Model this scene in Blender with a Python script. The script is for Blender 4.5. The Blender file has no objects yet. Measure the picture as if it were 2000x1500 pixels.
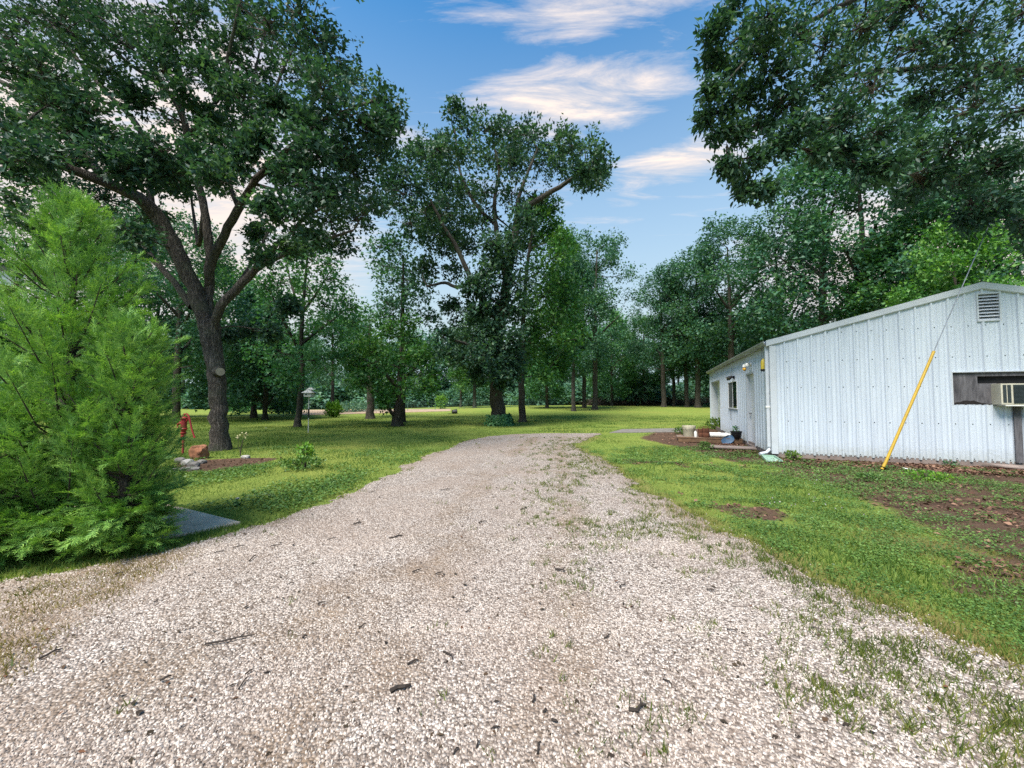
import bpy, bmesh, math, random
import numpy as np
from mathutils import Vector, Matrix, Quaternion, noise as mnoise

R = math.radians
rng = np.random.default_rng(11)
random.seed(11)
scene = bpy.context.scene
col = scene.collection

# ------------------------------------------------------------------ camera, sky, sun, exposure
F_PX, CX, CY, EYE, PITCH = 751.0, 1000.0, 750.0, 1.6, R(2.29)
cam_d = bpy.data.cameras.new('camera')
cam_d.sensor_width = 36.0
cam_d.lens = 36.0 * F_PX / 2000.0
cam_d.clip_start = 0.05
cam_d.clip_end = 2000
cam = bpy.data.objects.new('camera', cam_d)
cam.location = (0, 0, EYE)
cam.rotation_euler = (R(90) + PITCH, 0, 0)
col.objects.link(cam)
scene.camera = cam

SUN_EL, SUN_AZ = R(58), R(212)          # azimuth clockwise from +Y: high, behind the camera
sd = bpy.data.lights.new('sun', 'SUN')
sd.energy = 2.6
sd.angle = R(30)
sd.color = (1.0, 0.92, 0.80)
so = bpy.data.objects.new('sun', sd)
sdir = Vector((math.sin(SUN_AZ) * math.cos(SUN_EL), math.cos(SUN_AZ) * math.cos(SUN_EL), math.sin(SUN_EL)))
so.rotation_euler = (-sdir).to_track_quat('-Z', 'Y').to_euler()
so.location = (-4, -8, 20)
col.objects.link(so)

scene.render.engine = 'CYCLES'
scene.view_settings.view_transform = 'Standard'
scene.view_settings.look = 'None'
scene.view_settings.exposure = 1.76
scene.view_settings.gamma = 1.0
scene.cycles.max_bounces = 8
scene.cycles.transparent_max_bounces = 8
scene.cycles.use_denoising = False
scene.cycles.caustics_reflective = False
scene.cycles.caustics_refractive = False


def pray(px, py):
    """direction of a pixel of the 2000x1500 photograph"""
    a, b = (px - CX) / F_PX, (CY - py) / F_PX
    c, s = math.cos(PITCH), math.sin(PITCH)
    return np.array((a, c - b * s, s + b * c))


def smooth(e0, e1, x):
    t = np.clip((x - e0) / (e1 - e0), 0, 1)
    return t * t * (3 - 2 * t)


def gz(x, y):
    """height of the ground: flat near by, rising a little towards the far right"""
    return 0.62 * smooth(24, 52, y) * smooth(-26, 6, x)


def at(px, py, d):
    """point on a pixel's ray at forward distance d (y)"""
    v = pray(px, py)
    return np.array((v[0] / v[1] * d, d, EYE + v[2] / v[1] * d))


def gp(px, py):
    """point where a pixel's ray meets the ground"""
    d = 5.0
    v = pray(px, py)
    for _ in range(60):
        x, y = v[0] / v[1] * d, d
        z = float(gz(x, y))
        d = 0.5 * d + 0.5 * min(400, (EYE - z) / max(1e-4, -v[2] / v[1]))
    return np.array((v[0] / v[1] * d, d, float(gz(v[0] / v[1] * d, d))))


def gbase(px, d):
    """ground point below/above pixel column px at distance d"""
    x = (px - CX) / F_PX * d
    return np.array((x, d, float(gz(x, d))))


# ------------------------------------------------------------------ node helpers
class NT:
    def __init__(s, tree):
        s.t = tree
        s.n = tree.nodes
        s.l = tree.links

    def new(s, typ, **kw):
        n = s.n.new(typ)
        for k, v in kw.items():
            setattr(n, k, v)
        return n

    def link(s, a, b):
        s.l.new(a, b)

    def put(s, sock, v):
        if hasattr(v, 'is_linked') or isinstance(v, bpy.types.NodeSocket):
            s.l.new(v, sock)
        else:
            sock.default_value = v

    def math(s, op, a, b=None, c=None, clamp=False):
        n = s.new('ShaderNodeMath', operation=op)
        n.use_clamp = clamp
        s.put(n.inputs[0], a)
        if b is not None:
            s.put(n.inputs[1], b)
        if c is not None:
            s.put(n.inputs[2], c)
        return n.outputs[0]

    def mix(s, fac, a, b, mode='MIX'):
        n = s.new('ShaderNodeMix', data_type='RGBA', blend_type=mode)
        s.put(n.inputs['Factor'], fac)
        s.put(n.inputs[6], a if not isinstance(a, tuple) else (*a[:3], 1))
        s.put(n.inputs[7], b if not isinstance(b, tuple) else (*b[:3], 1))
        return n.outputs[2]

    def noise(s, vec, scale, detail=3, rough=0.55, dist=0.0):
        n = s.new('ShaderNodeTexNoise')
        if vec is not None:
            s.link(vec, n.inputs['Vector'])
        n.inputs['Scale'].default_value = scale
        n.inputs['Detail'].default_value = detail
        n.inputs['Roughness'].default_value = rough
        n.inputs['Distortion'].default_value = dist
        return n.outputs['Fac'] if 'Fac' in n.outputs else n.outputs[0]

    def ramp(s, fac, stops, interp='LINEAR'):
        n = s.new('ShaderNodeValToRGB')
        n.color_ramp.interpolation = interp
        e = n.color_ramp.elements
        while len(e) < len(stops):
            e.new(0.5)
        for i, (p, c) in enumerate(stops):
            e[i].position = p
            e[i].color = (*c[:3], 1) if isinstance(c, tuple) else (c, c, c, 1)
        s.put(n.inputs['Fac'], fac)
        return n.outputs['Color']

    def rng(s, v, a, b, c=0.0, d=1.0):
        n = s.new('ShaderNodeMapRange')
        s.put(n.inputs[0], v)
        for i, k in enumerate((a, b, c, d)):
            n.inputs[i + 1].default_value = k
        return n.outputs[0]

    def coords(s, which='Object', scale=None):
        t = s.new('ShaderNodeTexCoord')
        o = t.outputs[which]
        if scale is not None:
            m = s.new('ShaderNodeMapping')
            m.inputs['Scale'].default_value = scale
            s.link(o, m.inputs['Vector'])
            o = m.outputs[0]
        return o


def material(name):
    m = bpy.data.materials.new(name)
    m.use_nodes = True
    nt = NT(m.node_tree)
    nt.n.clear()
    out = nt.new('ShaderNodeOutputMaterial')
    return m, nt, out


def principled(nt, out, color, rough=0.6, metal=0.0, spec=0.4, bump=None, bstr=0.3, bdist=0.01):
    p = nt.new('ShaderNodeBsdfPrincipled')
    nt.put(p.inputs['Base Color'], (*color[:3], 1) if isinstance(color, tuple) else color)
    nt.put(p.inputs['Roughness'], rough)
    p.inputs['Metallic'].default_value = metal
    p.inputs['Specular IOR Level'].default_value = spec
    if bump is not None:
        b = nt.new('ShaderNodeBump')
        b.inputs['Strength'].default_value = bstr
        b.inputs['Distance'].default_value = bdist
        nt.link(bump, b.inputs['Height'])
        nt.link(b.outputs[0], p.inputs['Normal'])
    nt.link(p.outputs[0], out.inputs['Surface'])
    return p


# ------------------------------------------------------------------ world: sky with a thin cloud layer
def build_world():
    w = bpy.data.worlds.new('World')
    scene.world = w
    w.use_nodes = True
    nt = NT(w.node_tree)
    nt.n.clear()
    out = nt.new('ShaderNodeOutputWorld')
    bg = nt.new('ShaderNodeBackground')
    sky = nt.new('ShaderNodeTexSky')
    sky.sky_type = 'NISHITA'
    sky.sun_disc = False
    sky.sun_elevation = SUN_EL
    sky.sun_rotation = SUN_AZ
    sky.air_density = 1.0
    sky.dust_density = 0.6
    sky.ozone_density = 3.0
    g = nt.coords('Generated')
    sep = nt.new('ShaderNodeSeparateXYZ')
    nt.link(g, sep.inputs[0])
    X, Y, Z = sep.outputs
    zc = nt.math('MAXIMUM', Z, 0.06)
    u, v = nt.math('DIVIDE', X, zc), nt.math('DIVIDE', Y, zc)
    comb = nt.new('ShaderNodeCombineXYZ')
    nt.link(u, comb.inputs[0])
    nt.link(v, comb.inputs[1])
    uv = comb.outputs[0]
    mp = nt.new('ShaderNodeMapping')
    mp.inputs['Rotation'].default_value = (0, 0, R(-14))
    mp.inputs['Scale'].default_value = (0.75, 2.6, 1)
    nt.link(uv, mp.inputs['Vector'])
    AZ = nt.math('ARCTAN2', X, Y)
    EL = nt.math('ARCSINE', Z)
    norm0 = lambda q: q / np.linalg.norm(q)
    streak = nt.noise(mp.outputs[0], 2.8, 8, 0.68, 0.55)
    lowf = nt.rng(Z, 0.16, 0.48, 0, 1)
    streak = nt.math('ADD', nt.math('MULTIPLY', nt.math('SUBTRACT', streak, 0.5), lowf), 0.5)
    soft = nt.noise(g, 1.6, 4, 0.5, 0.3)
    # thicker banks of the layer (cloud positions on the plane of the cloud deck)
    total = None
    for (x0, y0, x1, y1, amp) in ((925, 115, 1305, 272, 1.0), (880, -70, 1430, 72, 0.85), (1195, 270, 1520, 348, 0.92),
                                  (740, 240, 850, 300, 0.9), (-900, -300, 700, 700, 1.25), (1420, 180, 3000, 640, 1.2), (1160, 370, 1300, 405, 0.35)):
        pts = []
        for (a, b) in ((x0, (y0 + y1) / 2), (x1, (y0 + y1) / 2), ((x0 + x1) / 2, y0), ((x0 + x1) / 2, y1)):
            d = norm0(pray(a, b))
            pts.append((math.atan2(d[0], d[1]), math.asin(d[2])))
        c = ((pts[0][0] + pts[1][0]) / 2, (pts[2][1] + pts[3][1]) / 2)
        h = (abs(pts[1][0] - pts[0][0]) / 2 * 1.05, abs(pts[2][1] - pts[3][1]) / 2 * 1.05)
        du = nt.math('DIVIDE', nt.math('SUBTRACT', AZ, float(c[0])), float(h[0]))
        dv = nt.math('DIVIDE', nt.math('SUBTRACT', EL, float(c[1])), float(h[1]))
        r2 = nt.math('ADD', nt.math('MULTIPLY', du, du), nt.math('MULTIPLY', dv, dv))
        m = nt.math('MULTIPLY', nt.rng(r2, 1.5, 0.05, 0, 1), amp)
        total = m if total is None else nt.math('MAXIMUM', total, m)
    dens = nt.math('ADD', nt.math('MULTIPLY', streak, 1.35), nt.math('MULTIPLY', total, 0.50))
    dens = nt.math('ADD', dens, nt.math('MULTIPLY', soft, 0.36))
    cl = nt.rng(dens, 0.96, 1.48, 0, 1)
    cl = nt.math('POWER', cl, 1.15)
    hz = nt.rng(Z, 0.74, 0.20, 0, 0.95)
    tint = nt.mix(1.0, sky.outputs[0], (0.42, 1.06, 1.28), 'MULTIPLY')
    skyc = nt.mix(hz, tint, (3.1, 3.8, 4.1))
    ccol = nt.mix(nt.rng(streak, 0.3, 0.7), (3.8, 3.7, 3.8), (6.0, 5.1, 4.5))
    fin = nt.mix(cl, skyc, ccol)
    nt.link(fin, bg.inputs['Color'])
    bg.inputs['Strength'].default_value = 0.06
    nt.link(bg.outputs[0], out.inputs['Surface'])


build_world()

# ------------------------------------------------------------------ materials
def leaf_mat(name, dark, mid, light, transl=0.3, rough=0.5, vscale=0.35, spec=0.35):
    m, nt, out = material(name)
    geo = nt.new('ShaderNodeNewGeometry')
    oc = nt.coords('Object')
    big = nt.noise(oc, vscale, 2, 0.5)
    r = nt.math('ADD', nt.math('MULTIPLY', geo.outputs['Random Per Island'], 0.78), nt.math('MULTIPLY', nt.math('SUBTRACT', big, 0.5), 1.1))
    r = nt.math('ADD', r, 0.10)
    c = nt.ramp(r, [(0.1, dark), (0.55, mid), (0.95, light)])
    p = nt.new('ShaderNodeBsdfPrincipled')
    nt.link(c, p.inputs['Base Color'])
    p.inputs['Roughness'].default_value = rough
    p.inputs['Specular IOR Level'].default_value = spec
    t = nt.new('ShaderNodeBsdfTranslucent')
    tc = nt.mix(1.0, c, (1.25, 1.35, 0.6), 'MULTIPLY')
    nt.link(tc, t.inputs['Color'])
    mx = nt.new('ShaderNodeMixShader')
    mx.inputs[0].default_value = transl
    nt.link(p.outputs[0], mx.inputs[1])
    nt.link(t.outputs[0], mx.inputs[2])
    nt.link(mx.outputs[0], out.inputs['Surface'])
    return m


def bark_mat(name, a, b, c=(0.09, 0.11, 0.07)):
    m, nt, out = material(name)
    v = nt.coords('Object', (9, 9, 0.8))
    n1 = nt.noise(v, 2.0, 6, 0.7, 1.2)
    n2 = nt.noise(nt.coords('Object'), 1.3, 4, 0.6)
    n3 = nt.noise(nt.coords('Object', (3, 3, 1.0)), 9.0, 4, 0.6, 0.4)
    f = nt.math('ADD', nt.math('MULTIPLY', nt.rng(nt.math('ABSOLUTE', nt.math('SUBTRACT', n1, 0.5)), 0.0, 0.16, 0, 1), 0.7), nt.math('MULTIPLY', n3, 0.35))
    cc = nt.ramp(f, [(0.18, a), (0.62, b)])
    cc = nt.mix(nt.rng(n2, 0.52, 0.72, 0, 0.55), cc, c)
    principled(nt, out, cc, 0.9, spec=0.15, bump=f, bstr=0.9, bdist=0.035)
    return m


def plain(name, color, rough=0.6, metal=0.0, var=0.25, scale=12.0, bstr=0.1, spec=0.4, dirt=None, bscale=None):
    m, nt, out = material(name)
    oc = nt.coords('Object')
    n = nt.noise(oc, scale, 5, 0.6)
    dk = tuple(x * (1 - var) for x in color)
    lt = tuple(min(1, x * (1 + var * 0.6)) for x in color)
    c = nt.ramp(n, [(0.3, dk), (0.7, lt)])
    if dirt:
        n2 = nt.noise(oc, scale * 0.35, 5, 0.7, 0.5)
        c = nt.mix(nt.rng(n2, 0.5, 0.72, 0, 0.8), c, dirt)
    bn = nt.noise(oc, bscale or scale * 5, 4, 0.6)
    principled(nt, out, c, rough, metal, spec, bump=bn, bstr=bstr, bdist=0.01)
    return m


M = {}
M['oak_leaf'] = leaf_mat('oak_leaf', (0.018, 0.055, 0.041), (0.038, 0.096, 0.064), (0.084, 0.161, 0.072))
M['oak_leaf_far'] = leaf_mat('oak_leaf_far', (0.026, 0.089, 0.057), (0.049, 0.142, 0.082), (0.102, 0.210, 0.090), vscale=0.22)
M['maple_leaf'] = leaf_mat('maple_leaf', (0.028, 0.103, 0.032), (0.055, 0.169, 0.041), (0.145, 0.278, 0.057), vscale=0.4)
M['light_leaf'] = leaf_mat('light_leaf', (0.036, 0.132, 0.060), (0.072, 0.204, 0.084), (0.144, 0.300, 0.096), vscale=0.4)
M['bright_leaf'] = leaf_mat('bright_leaf', (0.056, 0.160, 0.020), (0.120, 0.264, 0.028), (0.216, 0.360, 0.040), vscale=1.2)
M['lime_leaf'] = leaf_mat('lime_leaf', (0.045, 0.140, 0.035), (0.085, 0.225, 0.045), (0.165, 0.320, 0.055), vscale=0.6)
M['far_leaf_hazed'] = leaf_mat('far_leaf_hazed', (0.048, 0.132, 0.097), (0.090, 0.204, 0.137), (0.159, 0.282, 0.165), vscale=0.15)  # distance haze put into the colour: paler, bluer leaves, no air volume
M['cedar_leaf'] = leaf_mat('cedar_leaf', (0.079, 0.202, 0.049), (0.176, 0.347, 0.071), (0.319, 0.516, 0.098), vscale=2.2, transl=0.22, rough=0.6)
M['dead_leaf'] = leaf_mat('dead_leaf', (0.09, 0.035, 0.02), (0.17, 0.065, 0.035), (0.27, 0.12, 0.06), transl=0.15)
M['grass'] = leaf_mat('grass_blade', (0.054, 0.113, 0.023), (0.126, 0.211, 0.038), (0.248, 0.306, 0.077), vscale=0.9, transl=0.35, rough=0.6)
M['weed'] = leaf_mat('weed_leaf', (0.045, 0.104, 0.025), (0.089, 0.176, 0.038), (0.158, 0.257, 0.059), vscale=1.4, transl=0.25)
M['dry_grass'] = leaf_mat('dry_grass_blade', (0.16, 0.12, 0.04), (0.24, 0.19, 0.06), (0.30, 0.27, 0.09), vscale=1.0)
M['bark'] = bark_mat('oak_bark', (0.020, 0.017, 0.016), (0.185, 0.162, 0.146))
M['bark_dark'] = bark_mat('dark_bark', (0.022, 0.020, 0.018), (0.12, 0.105, 0.09))
M['twig'] = plain('twig_bark', (0.055, 0.042, 0.034), 0.9, var=0.5, scale=30)
M['concrete'] = plain('concrete', (0.56, 0.44, 0.34), 0.9, var=0.25, scale=3, bstr=0.3, dirt=(0.34, 0.26, 0.19), bscale=90)
M['rubber_black'] = plain('black_plastic', (0.012, 0.012, 0.014), 0.45, var=0.3)
M['white_metal'] = plain('white_painted_metal', (0.50, 0.53, 0.58), 0.45, var=0.10, scale=3, bstr=0.03, dirt=None)
M['white_plastic'] = plain('white_plastic', (0.75, 0.75, 0.73), 0.4, var=0.15, scale=9, dirt=(0.45, 0.42, 0.36))
M['yellow'] = plain('yellow_guard', (0.42, 0.27, 0.02), 0.5, var=0.2, scale=7, dirt=(0.36, 0.24, 0.03))
M['steel'] = plain('galvanised_steel', (0.30, 0.31, 0.32), 0.4, 0.7, var=0.3)
M['red_paint'] = plain('red_pump_paint', (0.27, 0.026, 0.026), 0.5, var=0.35, scale=16, dirt=(0.16, 0.03, 0.03))
M['red_faded'] = plain('faded_red_pipe_paint', (0.30, 0.05, 0.042), 0.6, var=0.25, scale=9)
M['timber'] = plain('weathered_timber', (0.16, 0.095, 0.055), 0.9, var=0.45, scale=5, bstr=0.5, dirt=(0.07, 0.045, 0.03))
M['timber_grey'] = plain('grey_board', (0.24, 0.19, 0.17), 0.9, var=0.3, scale=4, bstr=0.4)
M['rust'] = plain('rusty_steel', (0.13, 0.05, 0.028), 0.9, var=0.5, scale=14, bstr=0.4)
M['beige'] = plain('weathered_beige_plastic', (0.50, 0.46, 0.35), 0.7, var=0.2, scale=10, dirt=(0.33, 0.29, 0.2))
M['blue'] = plain('faded_blue_plastic', (0.05, 0.11, 0.20), 0.6, var=0.3)
M['green_plastic'] = plain('pale_green_plastic', (0.26, 0.40, 0.32), 0.5, var=0.2, dirt=(0.25, 0.36, 0.26))
M['boulder'] = plain('orange_sandstone', (0.27, 0.118, 0.065), 0.9, var=0.45, scale=6, bstr=0.6, dirt=(0.17, 0.08, 0.05), bscale=25)
M['stone_grey'] = plain('grey_field_stone', (0.17, 0.16, 0.15), 0.9, var=0.4, scale=6, bstr=0.5, dirt=(0.16, 0.13, 0.11))
M['stone_pale'] = plain('pale_field_stone', (0.34, 0.33, 0.315), 0.9, var=0.3, scale=8, bstr=0.5)
M['amber'] = plain('amber_bulb', (0.75, 0.40, 0.05), 0.25, var=0.15)
M['jar_yellow'] = plain('yellow_plastic_jar', (0.62, 0.47, 0.06), 0.3, var=0.15)
M['pot_soil'] = plain('potting_soil', (0.03, 0.022, 0.016), 1.0, var=0.5, scale=40)
M['cut_wood'] = plain('cut_wood_face', (0.30, 0.26, 0.21), 0.9, var=0.3, scale=9, bstr=0.3)
M['fence_green'] = plain('green_fence_wire', (0.10, 0.20, 0.15), 0.5, 0.3, var=0.2)
M['feeder_white'] = plain('white_birdhouse_paint', (0.50, 0.49, 0.45), 0.6, var=0.15)
M['house_white'] = plain('white_house_paint', (0.74, 0.75, 0.78), 0.6, var=0.06, scale=2)
M['shingle'] = plain('grey_shingles', (0.12, 0.11, 0.11), 0.9, var=0.35, scale=20, bstr=0.4)
M['ac_cream'] = plain('cream_metal_case', (0.52, 0.49, 0.40), 0.5, var=0.15, scale=5, dirt=(0.33, 0.30, 0.24))
M['ac_dark'] = plain('dark_grille', (0.03, 0.04, 0.045), 0.6, var=0.3, scale=20)
M['black_void'] = plain('black_gap_shade', (0.008, 0.008, 0.010), 0.9)  # near-black colour painted for the shade inside openings
M['chip'] = leaf_mat('leaf_litter', (0.055, 0.032, 0.018), (0.125, 0.062, 0.042), (0.26, 0.15, 0.10), transl=0.05, rough=0.8)


def mat_shed():
    """white baked enamel panels, slightly blue, with streaks and grime that rises from the foot"""
    m, nt, out = material('ribbed_panel_enamel')
    oc = nt.coords('Object')
    st = nt.noise(nt.coords('Object', (9, 9, 0.35)), 1.5, 5, 0.65)
    sp = nt.noise(oc, 16, 4, 0.65)
    c = nt.ramp(st, [(0.3, (0.46, 0.51, 0.59)), (0.65, (0.575, 0.63, 0.71))])
    c = nt.mix(nt.rng(sp, 0.60, 0.76, 0, 0.35), c, (0.28, 0.30, 0.34))
    drip = nt.noise(nt.coords('Object', (14, 14, 0.5)), 1.0, 6, 0.75, 0.3)
    c = nt.mix(nt.rng(drip, 0.62, 0.74, 0, 0.5), c, (0.24, 0.25, 0.25))
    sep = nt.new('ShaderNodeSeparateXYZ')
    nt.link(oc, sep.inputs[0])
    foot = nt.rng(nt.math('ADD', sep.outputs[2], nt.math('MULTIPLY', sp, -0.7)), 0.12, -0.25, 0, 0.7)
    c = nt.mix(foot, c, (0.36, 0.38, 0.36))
    principled(nt, out, c, 0.42, spec=0.4, bump=sp, bstr=0.05, bdist=0.004)
    return m


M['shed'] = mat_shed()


def mat_plywood():
    m, nt, out = material('weathered_plywood')
    oc = nt.coords('Object')
    st = nt.noise(nt.coords('Object', (6, 6, 0.9)), 2.2, 6, 0.7, 0.6)
    c = nt.ramp(st, [(0.3, (0.05, 0.048, 0.054)), (0.7, (0.175, 0.168, 0.182))])
    principled(nt, out, c, 0.9, spec=0.1, bump=st, bstr=0.4, bdist=0.01)
    return m


M['plywood'] = mat_plywood()
M['rot'] = plain('rotten_wood', (0.018, 0.014, 0.014), 0.95, var=0.5, scale=18, bstr=0.6)


def mat_glass():
    m, nt, out = material('window_glass')
    p = principled(nt, out, (0.02, 0.035, 0.03), 0.04, spec=0.8)
    return m


M['glass'] = mat_glass()
M['screen'] = plain('insect_screen', (0.11, 0.12, 0.13), 0.7, var=0.1)


def mat_ground():
    m, nt, out = material('lawn_ground')
    oc = nt.coords('Object')
    a = nt.noise(oc, 0.28, 4, 0.6)
    b = nt.noise(oc, 2.4, 5, 0.65)
    f = nt.noise(oc, 38, 4, 0.7)
    g = nt.ramp(nt.math('ADD', nt.math('MULTIPLY', b, 0.5), nt.math('MULTIPLY', f, 0.5)),
                [(0.30, (0.085, 0.125, 0.028)), (0.52, (0.170, 0.230, 0.046)), (0.72, (0.260, 0.305, 0.076))])
    g = nt.mix(nt.rng(a, 0.45, 0.68, 0, 0.55), g, (0.250, 0.250, 0.060))
    at_ = nt.new('ShaderNodeAttribute')
    at_.attribute_name = 'soil'
    sn = nt.math('ADD', at_.outputs['Fac'], nt.math('MULTIPLY', nt.math('SUBTRACT', b, 0.5), 0.9))
    sm = nt.rng(sn, 0.38, 0.62, 0, 1)
    soil = nt.ramp(nt.math('ADD', nt.math('MULTIPLY', f, 0.6), nt.math('MULTIPLY', b, 0.4)),
                   [(0.32, (0.045, 0.028, 0.020)), (0.55, (0.115, 0.072, 0.050)), (0.75, (0.20, 0.135, 0.10))])
    at2 = nt.new('ShaderNodeAttribute')
    at2.attribute_name = 'dry'
    dn = nt.math('ADD', at2.outputs['Fac'], nt.math('MULTIPLY', nt.math('SUBTRACT', b, 0.5), 0.8))
    dm = nt.rng(dn, 0.35, 0.75, 0, 0.9)
    dry = nt.ramp(f, [(0.3, (0.12, 0.080, 0.035)), (0.7, (0.27, 0.21, 0.10))])
    c = nt.mix(dm, g, dry)
    c = nt.mix(sm, c, soil)
    hb = nt.math('ADD', nt.math('MULTIPLY', f, 0.7), nt.math('MULTIPLY', b, 0.6))
    principled(nt, out, c, 0.95, spec=0.1, bump=hb, bstr=0.9, bdist=0.06)
    return m


M['ground'] = mat_ground()


def mat_gravel():
    m, nt, out = material('crushed_limestone')
    oc = nt.coords('Object')
    big = nt.noise(oc, 0.55, 4, 0.6, 0.4)
    mid = nt.noise(oc, 5.0, 4, 0.6)
    vo = nt.new('ShaderNodeTexVoronoi')
    nt.link(oc, vo.inputs['Vector'])
    vo.inputs['Scale'].default_value = 58
    vo.inputs['Randomness'].default_value = 1
    vs = nt.new('ShaderNodeSeparateXYZ')
    nt.link(vo.outputs['Color'], vs.inputs[0])
    stone = nt.ramp(vs.outputs[0], [(0.0, (0.10, 0.080, 0.068)), (0.35, (0.28, 0.236, 0.210)), (0.7, (0.46, 0.402, 0.366)), (1.0, (0.68, 0.62, 0.58))])
    joint = nt.rng(vo.outputs['Distance'], 0.42, 0.75, 0, 0.75)
    c = nt.mix(joint, stone, (0.13, 0.098, 0.080))
    c = nt.mix(nt.rng(big, 0.42, 0.66, 0, 0.5), c, (0.29, 0.22, 0.18))
    c = nt.mix(nt.rng(mid, 0.60, 0.80, 0, 0.45), c, (0.19, 0.145, 0.115))
    da = nt.new('ShaderNodeAttribute')
    da.attribute_name = 'dirt'
    fines = nt.ramp(mid, [(0.35, (0.13, 0.085, 0.050)), (0.65, (0.24, 0.165, 0.105))])
    c = nt.mix(nt.rng(nt.math('ADD', da.outputs['Fac'], nt.math('MULTIPLY', nt.math('SUBTRACT', mid, 0.5), 0.6)), 0.2, 0.9, 0, 0.62), c, fines)
    h = nt.math('ADD', nt.math('MULTIPLY', nt.math('SUBTRACT', 1.0, vo.outputs['Distance']), 0.8), nt.math('MULTIPLY', vs.outputs[1], 0.5))
    principled(nt, out, c, 0.9, spec=0.2, bump=h, bstr=1.0, bdist=0.02)
    return m


M['gravel'] = mat_gravel()


def mat_stone_chip():
    m, nt, out = material('limestone_chip')
    geo = nt.new('ShaderNodeNewGeometry')
    c = nt.ramp(geo.outputs['Random Per Island'], [(0.0, (0.08, 0.064, 0.055)), (0.22, (0.23, 0.192, 0.168)), (0.55, (0.37, 0.318, 0.284)), (1.0, (0.58, 0.527, 0.482))])
    oc = nt.coords('Object')
    big = nt.noise(oc, 0.55, 4, 0.6, 0.4)
    c = nt.mix(nt.rng(big, 0.42, 0.66, 0, 0.38), c, (0.31, 0.235, 0.195))
    principled(nt, out, c, 0.85, spec=0.25)
    return m


M['chipstone'] = mat_stone_chip()


def mat_garden_soil():
    return plain('tan_garden_soil', (0.36, 0.26, 0.185), 1.0, var=0.3, scale=2, bstr=0.5, bscale=30)


M['garden_soil'] = mat_garden_soil()


# ------------------------------------------------------------------ object helpers
def tag(o, label=None, cat=None, group=None, kind=None):
    if label:
        o['label'] = label
    if cat:
        o['category'] = cat
    if group:
        o['group'] = group
    if kind:
        o['kind'] = kind
    return o


def empty(name, loc=(0, 0, 0), rz=0.0):
    o = bpy.data.objects.new(name, None)
    o.location = [float(c) for c in loc]
    o.rotation_euler = (0, 0, rz)
    o.empty_display_size = 0.2
    col.objects.link(o)
    return o


def link_mesh(name, me, mat, parent=None):
    o = bpy.data.objects.new(name, me)
    if mat is not None and len(me.materials) == 0:
        me.materials.append(mat)
    col.objects.link(o)
    if parent is not None:
        o.parent = parent
    return o


def np_mesh(name, verts, faces, k, smooth_=False):
    """fast mesh: verts (n,3), faces (m,k) all of k corners"""
    me = bpy.data.meshes.new(name)
    verts = np.ascontiguousarray(verts, dtype=np.float32)
    faces = np.ascontiguousarray(faces, dtype=np.int32)
    me.vertices.add(len(verts))
    me.vertices.foreach_set('co', verts.ravel())
    me.loops.add(faces.size)
    me.loops.foreach_set('vertex_index', faces.ravel())
    me.polygons.add(len(faces))
    me.polygons.foreach_set('loop_start', np.arange(0, faces.size, k, dtype=np.int32))
    if smooth_:
        me.polygons.foreach_set('use_smooth', np.ones(len(faces), dtype=bool))
    me.update(calc_edges=True)
    return me


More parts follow.
